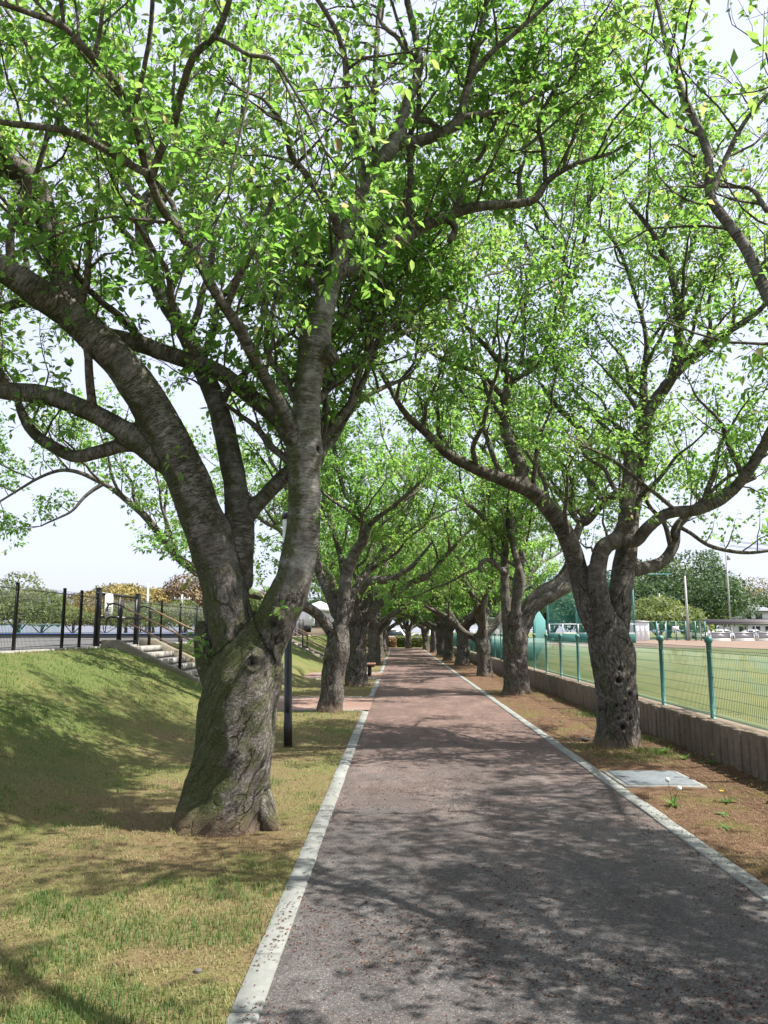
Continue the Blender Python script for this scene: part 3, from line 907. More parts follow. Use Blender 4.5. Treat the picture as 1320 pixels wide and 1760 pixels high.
class Grower:
    """side branches, twigs and leaves along the limbs of one tree, grown in batches"""
    def __init__(self, rng, zmin=2.15, leaf=0.085, twig_wood=True, keepout=None, leaf_gap=0.03, twig_gap=0.14):
        self.rng = rng; self.zmin = zmin; self.leaf = leaf; self.tw = twig_wood
        self.wood = []; self.sb = []; self.tg = []; self.keepout = keepout
        self.leaf_gap = leaf_gap; self.twig_gap = twig_gap
    def twig(self, p, d, L):
        self.tg.append((*p, *d, L))
    def side_branch(self, p, d, L, r0):
        self.sb.append((*p, *d, L, r0))
    def along(self, limb, gap, Lr, rmax=0.1, t0=0.2, upb=0.25):
        g = self.rng
        tot = limb.s[-1]
        s = t0 * tot + g.uniform(0, gap)
        while s < tot:
            k = min(len(limb.p) - 2, int(np.searchsorted(limb.s, s)))
            if limb.r[k] < rmax:
                D = limb.fr[0][k]
                a = g.uniform(0, 2 * np.pi)
                pr = limb.fr[1][k] * math.cos(a) + limb.fr[2][k] * math.sin(a)
                if pr[2] < -0.5: pr = -pr
                d = D * g.uniform(0.2, 0.75) + pr * 0.9 + np.array([0, 0, upb])
                L = g.uniform(*Lr) * (1 - 0.35 * s / tot)
                self.side_branch(limb.p[k], d, L, min(limb.r[k] * 0.55, 0.014))
            s += gap * g.uniform(0.6, 1.4)
        D = limb.fr[0][-1]
        for _ in range(3):
            self.side_branch(limb.p[-1], D + g.normal(0, 0.45, 3) + np.array([0, 0, 0.1]), g.uniform(*Lr) * 0.75, min(limb.r[-1], 0.01))
    def walk(self, p, d, L, n, noise, lift):
        g = self.rng
        pts = [p]; d = unit_rows(d)
        for i in range(n):
            d = d + g.normal(0, noise, d.shape)
            d[:, 2] += lift * (1 - 1.3 * i / n)
            low = (pts[-1][:, 2] < self.zmin) & (d[:, 2] < 0.05)
            d[low, 2] = 0.15
            d = unit_rows(d)
            pts.append(pts[-1] + d * (L / n)[:, None])
        return np.stack(pts, 1)
    def finish(self, parent, origin, fine, big_leaves=0, cull=2.3, thin=None):
        g = self.rng; origin = np.asarray(origin, float)
        Vs, Fs, n0 = [], [], 0
        sb = np.array(self.sb)
        n = 6
        P = self.walk(sb[:, :3], sb[:, 3:6], sb[:, 6], n, 0.2, 0.07)
        ok = np.min(np.linalg.norm(P + origin - CAM, axis=2), axis=1) > cull - 0.2
        P, sb = P[ok], sb[ok]
        tt = np.linspace(0, 1, n + 1)[None, :]
        V, F = tubes_batch(P, sb[:, 7:8] * (1 - tt) + 0.0026 * tt, 4 if fine else 3)
        Vs.append(V); Fs.append(F); n0 += len(V)
        cnt = np.maximum(2, (sb[:, 6] * 0.9 / self.twig_gap).astype(int)) + 1
        idx = np.repeat(np.arange(len(sb)), cnt)
        within = np.arange(len(idx)) - np.repeat(np.cumsum(cnt) - cnt, cnt)
        last = within == np.repeat(cnt, cnt) - 1
        f = 0.1 + 0.9 * (within + g.uniform(0, 0.9, len(idx))) / np.repeat(cnt, cnt)
        f = np.where(last, 0.999, np.clip(f, 0, 0.999))
        kk = (f * n).astype(int); t = (f * n - kk)[:, None]
        q = P[idx, kk] * (1 - t) + P[idx, kk + 1] * t
        D = unit_rows(P[idx, kk + 1] - P[idx, kk])
        pr = unit_rows(np.cross(D, np.array([0, 0, 1.0])) + g.normal(0, 0.4, D.shape)) * np.where(within % 2, 1, -1)[:, None]
        d = np.where(last[:, None], D, D * 0.5 + pr * 0.8 + np.array([0, 0, 0.12]))
        TL = g.uniform(0.16, 0.46, len(idx)) * np.minimum(1, 0.6 + sb[idx, 6] * 0.3)
        if self.tg:
            tg = np.array(self.tg)
            q = np.vstack([q, tg[:, :3]]); d = np.vstack([d, tg[:, 3:6]]); TL = np.concatenate([TL, tg[:, 6]])
            z0 = self.zmin; zm = np.concatenate([np.full(len(idx), z0), np.full(len(tg), -9.0)])
        T = self.walk(q, d, TL, 3, 0.22, -0.02)
        if self.tw:
            okt = np.min(np.linalg.norm(T + origin - CAM, axis=2), axis=1) > cull
            Tw = T[okt][:, [0, 1, 3]]
            V, F = tubes_batch(Tw, np.tile(np.array([0.003, 0.0024, 0.0015]), (len(Tw), 1)), 3)
            Vs.append(V); Fs.append(F + n0); n0 += len(V)
        for pts, rad, ns in self.wood:
            if np.min(np.linalg.norm(pts + origin - CAM, axis=1)) < cull - 0.2: continue
            V, F, _, C = tube_mesh(pts, rad, ns)
            Vs.append(V[:-2]); Fs.append(F + n0); n0 += len(V) - 2
        # leaves
        ln = np.maximum(3, (TL * 0.9 / self.leaf_gap).astype(int))
        ti = np.repeat(np.arange(len(T)), ln)
        f = np.clip(0.1 + 0.9 * g.rand(len(ti)) ** 0.8, 0, 0.999)
        kk = (f * 3).astype(int); t = (f * 3 - kk)[:, None]
        B = T[ti, kk] * (1 - t) + T[ti, kk + 1] * t
        D = unit_rows(T[ti, kk + 1] - T[ti, kk])
        rnd = g.normal(0, 1, D.shape)
        side = unit_rows(rnd - D * np.sum(rnd * D, 1)[:, None])
        A = D * 0.55 + side * 0.8 + np.array([0, 0, -0.4]) + g.normal(0, 0.15, D.shape)
        Nn = np.array([0, 0, 1.0]) + g.normal(0, 0.5, D.shape)
        B = B + unit_rows(A) * 0.015
        SZ = self.leaf * g.uniform(0.45, 1.25, len(B))
        dist = np.linalg.norm(B + origin - CAM, axis=1)
        k = (dist > cull) & (B[:, 2] > self.zmin - 0.35)
        if self.tg: k |= ti >= len(idx)
        if self.keepout is not None:
            k &= ~self.keepout(B)
        if thin is not None:
            k &= g.rand(len(B)) < thin(B + origin)
        B, A, Nn, SZ = B[k], A[k], Nn[k], SZ[k]
        patch = fbm((B + origin) * 0.9 + 40, 3)
        tint = np.clip(0.42 + (patch - 0.5) * 1.4 + g.normal(0, 0.24, len(B)), 0, 0.86)
        rare = g.rand(len(B)) < 0.035
        tint[rare] = g.uniform(0.86, 1.0, rare.sum())
        if big_leaves:
            u_, v_, d_ = project(B + origin)
            score = np.where((d_ > 0.5) & (u_ > 15) & (u_ < 1305) & (v_ > 10) & (v_ < 1200), SZ / np.maximum(d_, 0.5), 0)
            idx = np.argsort(-score)[:big_leaves]
            sel = np.zeros(len(B), bool); sel[idx] = True
            for i in idx:
                me = leaf_mesh('leaf', np.zeros((1, 3)), A[i:i + 1], Nn[i:i + 1], SZ[i:i + 1], tint[i:i + 1], True)
                o = link('leaf', me, 'cherry_leaf', parent)
                o.location = B[i]
            B, A, Nn, SZ, tint = B[~sel], A[~sel], Nn[~sel], SZ[~sel], tint[~sel]
        link('crown', leaf_mesh('crown', B, A, Nn, SZ, tint, fine), 'cherry_leaf', parent, kind='stuff')
        me = raw_mesh('twigs', np.concatenate(Vs), [np.concatenate(Fs)], smooth=True)
        link('twigs', me, 'twig', parent, kind='stuff')
        print('LEAVES', parent['label'][:40], len(B), 'twigs', len(T), 'wood', n0)

def clump(P, lo=0.42, hi=0.54, floor=0.12, f=1.5):
    return floor + (1 - floor) * sstep(lo, hi, fbm(np.asarray(P) * f + 11.0, 2))

def trunk_shape(lobes, seed, flare_h=0.45, flare=0.45, twist=0.9):
    ph = np.random.RandomState(seed).rand(8) * 6.28
    def f(rr, a, s):
        aa = a + twist * s
        m = 1 + 0.055 * np.cos(3 * aa + ph[0]) + 0.045 * np.cos(5 * aa + ph[1]) + 0.02 * np.cos(9 * aa + ph[2])
        fl = np.exp(-s / (flare_h * 0.45)) * flare
        root = 0.55 + 0.45 * np.cos(lobes * a + ph[3]) + 0.25 * np.cos((lobes + 2) * a + ph[4])
        return rr * m * (1 + fl * np.clip(root, 0, 1.3))
    return f

def wood_parts(parent, trunk, limbs, voxel, seed, rmin=0.03, shape=None, moss=0.35, knots=(), twist=0.9, relief=1.0, smooth_from=1.9, smooth_it=7, dark=0.6, pale=(), lump_k=1.0):
    """trunk and thick limbs become one skin, cut afterwards into trunk and branches; thin limb ends are tubes"""
    allw = [trunk] + limbs
    mb_v, mb_f4, mb_f3, n0 = [], [], [], 0
    thin = []
    for i, lb in enumerate(allw):
        k = len(lb.p)
        thick = lb.r >= rmin
        kt = k if thick.all() else int(np.argmin(thick))
        if i == 0: kt = k
        if kt >= 3:
            P = lb.p[:kt]; Rr = lb.r[:kt]
            fr = tuple(x[:kt] for x in lb.fr)
            V, F, _, C = tube_mesh(P, Rr, 28 if i == 0 else 14, fr, shape=shape if i == 0 else None)
            mb_v.append(V); mb_f4.append(F + n0); mb_f3.append(C + n0); n0 += len(V)
        if kt < k:
            thin.append((i, max(0, kt - 2)))
    me = raw_mesh('skin', np.concatenate(mb_v), [np.concatenate(mb_f4), np.concatenate(mb_f3)])
    ob = bpy.data.objects.new('skin', me); COL.objects.link(ob)
    md = ob.modifiers.new('r', 'REMESH'); md.mode = 'VOXEL'; md.voxel_size = voxel; md.adaptivity = 0
    sm = ob.modifiers.new('s', 'SMOOTH'); sm.factor = 0.5; sm.iterations = smooth_it
    dg = bpy.context.evaluated_depsgraph_get()
    ev = bpy.data.meshes.new_from_object(ob.evaluated_get(dg))
    nv = len(ev.vertices)
    V = np.zeros(nv * 3, np.float32); ev.vertices.foreach_get('co', V); V = V.reshape(-1, 3).astype(float)
    Nn = np.zeros(nv * 3, np.float32); ev.vertices.foreach_get('normal', Nn); Nn = Nn.reshape(-1, 3).astype(float)
    lt = np.zeros(len(ev.polygons), np.int32); ev.polygons.foreach_get('loop_total', lt)
    li = np.zeros(len(ev.loops), np.int32); ev.loops.foreach_get('vertex_index', li)
    assert (lt == 4).all()
    F = li.reshape(-1, 4)
    bpy.data.objects.remove(ob); bpy.data.meshes.remove(me); bpy.data.meshes.remove(ev)
    # nearest place on the skeleton
    segA, segB, segR, segI, segS, segU, segW = [], [], [], [], [], [], []
    for i, lb in enumerate(allw):
        st = 2
        for k in range(0, len(lb.p) - 1, st):
            k2 = min(k + st, len(lb.p) - 1)
            if lb.r[k] < rmin * 0.7 and i > 0: break
            segA.append(lb.p[k]); segB.append(lb.p[k2]); segR.append((lb.r[k], lb.r[k2])); segI.append(i); segS.append(lb.s[k])
            segU.append(lb.fr[1][k]); segW.append(lb.fr[2][k])
    segA, segB, segR, segI, segS, segU, segW = map(np.array, (segA, segB, segR, segI, segS, segU, segW))
    D = segB - segA; DL = np.sum(D * D, 1); LL = np.sqrt(DL)
    best = np.zeros(nv, int); tt = np.zeros(nv)
    for c in range(0, nv, 4000):
        Q = V[c:c + 4000]
        QA = Q[:, None, :] - segA[None]
        t = np.clip(np.einsum('ijk,jk->ij', QA, D) / DL, 0, 1)
        ax = np.linalg.norm(QA - t[..., None] * D[None], axis=2)
        dd = ax - (segR[:, 0] + (segR[:, 1] - segR[:, 0]) * t)
        o1 = segI[np.argmin(dd, axis=1)]
        b = np.argmin(np.where(segI[None, :] == o1[:, None], ax, 1e9), axis=1)
        best[c:c + 4000] = b; tt[c:c + 4000] = t[np.arange(len(b)), b]
    own = segI[best]
    endseg = np.ones(len(segI), bool); endseg[:-1] = segI[1:] != segI[:-1]
    fseg = np.ones(len(segI), bool); fseg[1:] = segI[1:] != segI[:-1]
    tu = np.sum((V - segA[best]) * D[best], 1) / DL[best]
    te = np.where(endseg[best], np.maximum(tu, tt), tt); te = np.where(fseg[best], np.minimum(tu, te), te)
    s = segS[best] + te * LL[best]
    q = V - (segA[best] + D[best] * tt[:, None])
    th = np.arctan2(np.sum(q * segW[best], 1), np.sum(q * segU[best], 1))
    rad = segR[best, 0] + (segR[best, 1] - segR[best, 0]) * tt
    old = np.where(own == 0, 1.0, np.clip(1 - s / 1.6, 0, 1))
    tw = th + twist * s * (own == 0)
    rq = np.linalg.norm(q, axis=1)
    bark = np.stack([rq * np.cos(tw), rq * np.sin(tw), s + own * 13.7 + seed * 3.1], -1)
    hz = V[:, 2]
    lbm = np.clip((hz - smooth_from + 0.45) / 1.3, 0, 1)
    # relief: plates and furrows on old wood, rings on limbs
    fur = 1 - np.abs(fbm(bark * np.array([7, 7, 1.6]), 3) - 0.5) * 4
    lump = fbm(bark * 3.3 + 9, 3) - 0.5
    fine = fbm(bark * np.array([22, 22, 9]) + 4, 2) - 0.5
    ring = fbm(bark * np.array([3, 3, 26]) + 6, 2) - 0.5
    disp = (1 - lbm) * (-0.013 * np.clip(fur, 0, 1) ** 3 + 0.013 * fine) + 0.075 * lump_k * lump * np.clip(rad / 0.3, 0.1, 1) + lbm * 0.004 * ring
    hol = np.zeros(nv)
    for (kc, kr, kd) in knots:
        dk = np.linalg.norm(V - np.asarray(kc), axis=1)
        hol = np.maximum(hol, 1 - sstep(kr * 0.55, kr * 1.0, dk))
        disp += -kd * np.exp(-(dk / kr) ** 2) + 0.4 * kd * np.exp(-((dk - 1.35 * kr) / (0.4 * kr)) ** 2)
    V = V + Nn * (disp * relief)[:, None]
    upn = Nn[:, 2]
    lf = sstep(0.1, -0.5, Nn[:, 0])
    mo = np.clip(moss * (0.55 + 0.75 * lf + 0.6 * np.clip(upn, 0, 1)) * np.where(own == 0, 1.0, 0.8), 0, 1)
    z0 = trunk.p[0][2]
    soil = 1 - sstep(0.05, 0.32, hz - z0 + 0.2 * (fbm(bark * 6, 2) - 0.5))
    # normals of the whole skin, so that cutting leaves no seam
    fn = np.cross(V[F[:, 2]] - V[F[:, 0]], V[F[:, 3]] - V[F[:, 1]])
    vn = np.zeros_like(V)
    for c in range(4):
        np.add.at(vn, F[:, c], fn)
    vn /= np.linalg.norm(vn, axis=1)[:, None] + 1e-12
    if np.mean(np.sum(vn * Nn, 1)) < 0:
        vn = -vn
    fo = own[F[:, 0]]
    for i, lb in enumerate(allw):
        Fi = F[fo == i]
        vs = np.unique(Fi)
        mp = np.zeros(nv, int); mp[vs] = np.arange(len(vs))
        Vi = V[vs]; at_ = {'bark': bark[vs], 'smooth_bark': lbm[vs], 'moss': mo[vs], 'hollow': hol[vs], 'soil': soil[vs]}
        dkv = 0.0 if i in pale else dark
        Ni = vn[vs]; F4 = [mp[Fi]]; F3 = []
        for (ti, k0) in thin:
            if ti != i: continue
            n_s = 8
            Vt, Ft, bt, Ct = tube_mesh(lb.p[k0:], lb.r[k0:], n_s, tuple(x[k0:] for x in lb.fr), s0=lb.s[k0])
            bt = bt + np.array([0, 0, i * 13.7 + seed * 3.1])
            off = len(Vi)
            cen = np.concatenate([np.repeat(lb.p[k0:], n_s, 0), lb.p[k0:k0 + 1] , lb.p[-1:] - lb.fr[0][-1:]])
            Nt = Vt - cen; Nt /= np.linalg.norm(Nt, axis=1)[:, None] + 1e-9
            Nt[-2] = -lb.fr[0][k0]; Nt[-1] = lb.fr[0][-1]
            Vi = np.concatenate([Vi, Vt]); Ni = np.concatenate([Ni, Nt])
            one = np.ones(len(Vt))
            at_ = {'bark': np.concatenate([at_['bark'], bt]), 'smooth_bark': np.concatenate([at_['smooth_bark'], one]),
                   'moss': np.concatenate([at_['moss'], one * moss * 0.5]), 'hollow': np.concatenate([at_['hollow'], one * 0]), 'soil': np.concatenate([at_['soil'], one * 0])}
            F4.append(Ft + off); F3.append(Ct + off)
        if len(Vi) < 4 or (len(Fi) == 0 and not F3):
            continue
        at_['dark_bark'] = np.full(len(Vi), dkv)
        fs = [np.concatenate([f for f in F4 if len(f)])] + ([np.concatenate(F3)] if F3 else [])
        me = raw_mesh('trunk' if i == 0 else 'branch', Vi, fs, at_, smooth=True, normals=Ni)
        link('trunk' if i == 0 else 'branch', me, 'bark', parent)

def sub_limbs(limbs, rng, gap, Lr, rmaxfrac=0.6, t0=0.3, zmin=2.4):
    """secondary limbs that fill the crown"""
    out = []
    for li, lb in enumerate(limbs):
        tot = lb.s[-1]; s = t0 * tot + rng.uniform(0, gap * 0.5)
        while s < tot * 0.96:
            k = min(len(lb.p) - 2, int(np.searchsorted(lb.s, s)))
            if 0.012 < lb.r[k] < 0.16:
                D = lb.fr[0][k]; a = rng.uniform(0, 2 * np.pi)
                pr = lb.fr[1][k] * math.cos(a) + lb.fr[2][k] * math.sin(a)
                if pr[2] < -0.3: pr = -pr
                d = unit(D * 0.6 + pr * 0.85 + np.array([0, 0, 0.25]))
                L = rng.uniform(*Lr); n = 6
                p = lb.p[k].copy(); r0 = min(lb.r[k] * rmaxfrac, 0.045)
                rows = [(*p, r0)]
                for i in range(n):
                    d = unit(d + rng.normal(0, 0.16, 3) + np.array([0, 0, 0.1 - 0.16 * i / n]))
                    if p[2] < zmin and d[2] < 0.1: d[2] = 0.2; d = unit(d)
                    p = p + d * L / n
                    rows.append((*p, r0 + (0.009 - r0) * (i + 1) / n))
                out.append(Limb(rows, 0.1, 0.1, li * 31 + int(s * 17)))
            s += gap * rng.uniform(0.7, 1.3)
    return out

def finish_tree(root, base):
    root.location = base
    mi = Matrix.Translation(-Vector(base))
    for ch in root.children:
        ch.matrix_parent_inverse = mi

def Lx(rows, seed=0, wig=0.04, step=0.07):
    return Limb(px(rows, 0.87), step, wig, seed)

# ------------------------------------------------------------------ the big tree by the left kerb
HY = 6.95
rng = np.random.RandomState(11)
hero = thing('cherry_tree', 'big gnarled cherry tree with twisted mossy trunk, nearest on the left lawn', 'tree', group='cherry trees along the path')
h_trunk = Limb(px([(382, 1440, HY, 190), (385, 1412, HY, 178), (393, 1370, HY, 160), (401, 1320, HY, 148), (407, 1270, HY, 143), (413, 1210, HY, 140), (422, 1150, HY, 130), (431, 1110, HY, 104), (440, 1070, HY, 40)], 0.92), 0.06, 0.02, 1, 'trunk')
h_limbs = [
    Lx([(418, 1190, HY, 80), (410, 1120, HY, 96), (394, 1050, HY, 96), (378, 985, HY, 92), (352, 900, HY - .05, 90), (312, 800, HY - .1, 86), (258, 700, HY - .2, 80), (202, 620, HY - .35, 72), (132, 552, HY - .5, 66), (66, 503, HY - .7, 60), (5, 462, HY - .85, 52), (-90, 410, HY - 1.0, 42), (-220, 300, HY - 1.3, 30), (-380, 180, HY - 1.6, 16)], 2),
    Lx([(432, 1190, HY, 70), (454, 1115, HY, 88), (482, 1052, HY - .02, 84), (508, 990, HY - .03, 74), (523, 900, HY - .05, 64), (524, 810, HY - .05, 62), (524, 778, HY - .05, 74), (524, 745, HY - .05, 60), (526, 700, HY - .05, 56), (535, 625, HY - .1, 55), (540, 590, HY - .1, 72), (547, 560, HY - .12, 50), (578, 460, HY - .2, 36), (606, 370, HY - .3, 33), (642, 295, HY - .4, 33), (682, 238, HY - .5, 32), (697, 185, HY - .55, 24), (719, 120, HY - .65, 20), (712, 55, HY - .7, 17), (697, -15, HY - .8, 14), (690, -120, HY - .9, 9)], 3),
    Lx([(408, 1010, HY + .06, 62), (410, 930, HY + .1, 60), (412, 880, HY + .15, 54), (399, 800, HY + .25, 46), (377, 705, HY + .4, 42), (350, 640, HY + .55, 38), (310, 560, HY + .75, 34), (270, 490, HY + .95, 32), (246, 425, HY + 1.15, 30), (243, 372, HY + 1.3, 28), (258, 335, HY + 1.4, 25), (300, 298, HY + 1.5, 23), (350, 265, HY + 1.6, 21), (392, 240, HY + 1.7, 16), (450, 190, HY + 1.9, 10)], 4),
    Lx([(414, 910, HY + .15, 36), (432, 878, HY + .16, 36), (458, 848, HY + .2, 32), (492, 815, HY + .25, 30), (540, 770, HY + .5, 24), (600, 700, HY + .8, 18), (640, 620, HY + 1.1, 12), (660, 540, HY + 1.3, 8)], 5),
    Lx([(517, 778, HY - .1, 30), (497, 735, HY - .2, 30), (455, 650, HY - .4, 26), (410, 562, HY - .7, 25), (370, 500, HY - .95, 24), (330, 432, HY - 1.2, 22), (288, 372, HY - 1.45, 21), (263, 318, HY - 1.7, 21), (250, 288, HY - 1.8, 20), (236, 232, HY - 2.0, 18), (214, 170, HY - 2.3, 17), (162, 102, HY - 2.6, 17), (110, 46, HY - 2.8, 14), (50, 22, HY - 3.0, 12), (-30, -8, HY - 3.1, 10), (-140, -60, HY - 3.3, 7)], 6),
    Lx([(256, 300, HY - 1.8, 17), (226, 284, HY - 1.85, 16), (180, 258, HY - 1.95, 15), (120, 228, HY - 2.1, 15), (70, 216, HY - 2.2, 14), (0, 208, HY - 2.3, 12), (-90, 190, HY - 2.4, 8)], 7),
    Lx([(262, 305, HY - 1.78, 15), (275, 262, HY - 1.9, 15), (300, 215, HY - 2.0, 15), (311, 160, HY - 2.15, 14), (332, 98, HY - 2.35, 14), (368, 60, HY - 2.5, 13), (392, 0, HY - 2.6, 11), (405, -90, HY - 2.7, 8)], 8),
    Lx([(366, 62, HY - 2.5, 9), (400, 78, HY - 2.5, 9), (432, 98, HY - 2.5, 8), (470, 104, HY - 2.5, 7.5), (500, 142, HY - 2.5, 6), (535, 205, HY - 2.45, 5), (560, 260, HY - 2.4, 4)], 9),
    Lx([(432, 98, HY - 2.5, 5), (424, 170, HY - 2.5, 5), (408, 250, HY - 2.5, 4.5), (394, 335, HY - 2.45, 4)], 10),
    Lx([(470, 104, HY - 2.5, 5), (505, 180, HY - 2.5, 4.5), (528, 270, HY - 2.5, 4), (540, 315, HY - 2.45, 3.5)], 11),
    Lx([(160, 100, HY - 2.6, 10), (172, 60, HY - 2.65, 9), (180, 0, HY - 2.75, 8), (178, -80, HY - 2.85, 6)], 12),
    Lx([(514, 776, HY - .06, 34), (480, 722, HY + .05, 34), (435, 684, HY + .12, 33), (375, 640, HY + .15, 33), (300, 611, HY + .15, 34), (228, 588, HY + .15, 34), (150, 565, HY + .25, 28), (50, 520, HY + .4, 24), (-30, 535, HY + .5, 18), (-140, 500, HY + .6, 12)], 13),
    Lx([(285, 790, HY - .12, 60), (245, 762, HY - .15, 50), (205, 735, HY - .2, 44), (150, 705, HY - .25, 40), (82, 682, HY - .3, 38), (0, 670, HY - .4, 36), (-110, 640, HY - .5, 28), (-250, 560, HY - .7, 16)], 14),
    Lx([(248, 765, HY - .15, 30), (205, 766, HY - .1, 29), (165, 778, HY - .05, 28), (125, 783, HY, 26), (82, 762, HY + .05, 24), (52, 735, HY + .1, 22), (38, 705, HY + .1, 18), (20, 660, HY + .15, 10), (-20, 610, HY + .2, 7)], 15),
    Lx([(128, 548, HY - .5, 52), (112, 490, HY - .55, 50), (98, 440, HY - .6, 46), (82, 380, HY - .65, 45), (66, 325, HY - .7, 46), (30, 292, HY - .8, 50), (-20, 280, HY - .9, 48), (-120, 260, HY - 1.1, 34), (-260, 200, HY - 1.4, 16)], 16),
    Lx([(577, 470, HY - .2, 34), (618, 455, HY - .15, 31), (690, 410, HY - .05, 27), (762, 374, HY + .05, 24), (830, 354, HY + .1, 21), (912, 346, HY + .15, 18), (938, 312, HY + .2, 14), (985, 285, HY + .25, 11), (1050, 264, HY + .3, 7)], 17),
    Lx([(688, 248, HY - .48, 26), (740, 236, HY - .5, 25), (785, 210, HY - .55, 23), (802, 150, HY - .65, 19), (822, 75, HY - .8, 17), (842, -15, HY - .95, 14), (855, -130, HY - 1.1, 9)], 18),
    Lx([(806, 138, HY - .68, 11), (838, 98, HY - .75, 11), (875, 66, HY - .8, 10), (950, 0, HY - .9, 8), (1000, -50, HY - 1.0, 6)], 19),
    Lx([(768, 374, HY + .05, 16), (783, 392, HY + .05, 15), (772, 416, HY + .05, 12)], 20, 0.0),
    Lx([(937, 312, HY + .2, 9), (934, 262, HY + .15, 9), (926, 205, HY + .1, 8), (960, 140, HY, 7), (1010, 60, HY - .1, 5)], 21),
    Lx([(785, 370, HY + .05, 9), (790, 330, HY, 8), (850, 290, HY, 7), (920, 240, HY, 6), (985, 180, HY - .1, 4)], 22),
    Lx([(378, 1190, HY + .12, 60), (356, 1125, HY + .16, 52), (350, 1078, HY + .18, 40), (349, 1066, HY + .18, 30)], 23, 0.0),
    Lx([(355, 1385, HY - .1, 60), (322, 1415, HY - .14, 50), (286, 1436, HY - .18, 26)], 24, 0.0),
    Lx([(535, 592, HY - .1, 40), (560, 612, HY - .16, 36), (577, 606, HY - .2, 34)], 25, 0.0),
    Lx([(446, 1375, HY - .08, 60), (464, 1412, HY - .14, 40), (480, 1442, HY - .18, 20)], 27, 0.0),
    Lx([(528, 705, HY, 22), (580, 650, HY + .7, 17), (640, 602, HY + 1.5, 13), (722, 560, HY + 2.2, 8)], 28),
    Lx([(546, 600, HY, 20), (600, 540, HY + .8, 15), (680, 500, HY + 1.6, 11), (765, 478, HY + 2.2, 6)], 29),
    Lx([(524, 830, HY + .1, 20), (570, 760, HY + 1.0, 16), (620, 690, HY + 1.9, 12), (700, 650, HY + 2.6, 7)], 30),
    Lx([(648, 290, HY - .4, 15), (640, 200, HY - .2, 14), (645, 100, HY, 13), (655, 0, HY + .2, 11), (660, -100, HY + .3, 8)], 26),
]
knots = [(at(437, 1138, HY - 0.31), 0.05, 0.06), (at(549, 771, HY - 0.13), 0.045, 0.025), (at(400, 1075, HY - 0.29), 0.05, 0.03), (at(470, 1075, HY - 0.25), 0.07, 0.05)]
wood_parts(hero, h_trunk, h_limbs, 0.019, 1, rmin=0.03, shape=trunk_shape(3, 5, 0.4, 0.12, 0.8), moss=0.75, knots=knots, twist=-1.3, smooth_it=12, dark=0.55, pale=(2,))
gr = Grower(rng, 2.3, 0.08, leaf_gap=0.02, twig_gap=0.07)
extra = sub_limbs([h_limbs[i] for i in (0, 1, 2, 3, 4, 11, 12, 14, 15, 16, 25, 26, 27)], rng, 0.55, (1.2, 2.6), t0=0.25)
vis = lambda B: False
for lb in extra:
    gr.wood.append((lb.p, lb.r, 6))
    gr.along(lb, 0.28, (0.5, 1.4), t0=0.2)
for i, lb in enumerate(h_limbs):
    if lb.p[0][2] < 1.3 or lb.s[-1] < 0.4: continue
    gr.along(lb, 0.25, (0.5, 1.6), rmax=0.085, t0=0.12)
# sprouts from the old wood
for (u_, v_, Y_) in ((300, 800, HY - .4), (490, 1058, HY - .28), (550, 892, HY - .25), (350, 1100, HY - .1), (352, 1128, HY - .12), (438, 690, HY - .3), (460, 660, HY - .35), (480, 1045, HY - .3), (560, 540, HY - .3), (420, 640, HY - .5)):
    for _ in range(4):
        gr.twig(at(u_, v_, Y_), rng.normal(0, 0.6, 3) + np.array([0, -0.4, 0.25]), rng.uniform(0.06, 0.16))
# keep the view under the crown clear
def hero_keep(B):
    u_, v_, d_ = project(B)
    low = (v_ > 1000) & (d_ > 7.4)
    return low
gr.keepout = hero_keep
def hero_thin(P):
    u_, v_, d_ = project(P)
    return 0.92 * clump(P, 0.4, 0.54, 0.3)
n_h = gr.finish(hero, np.zeros(3), True, big_leaves=300, thin=hero_thin)
finish_tree(hero, tuple(at(390, 1420, HY)[:2]) + (0.0,))

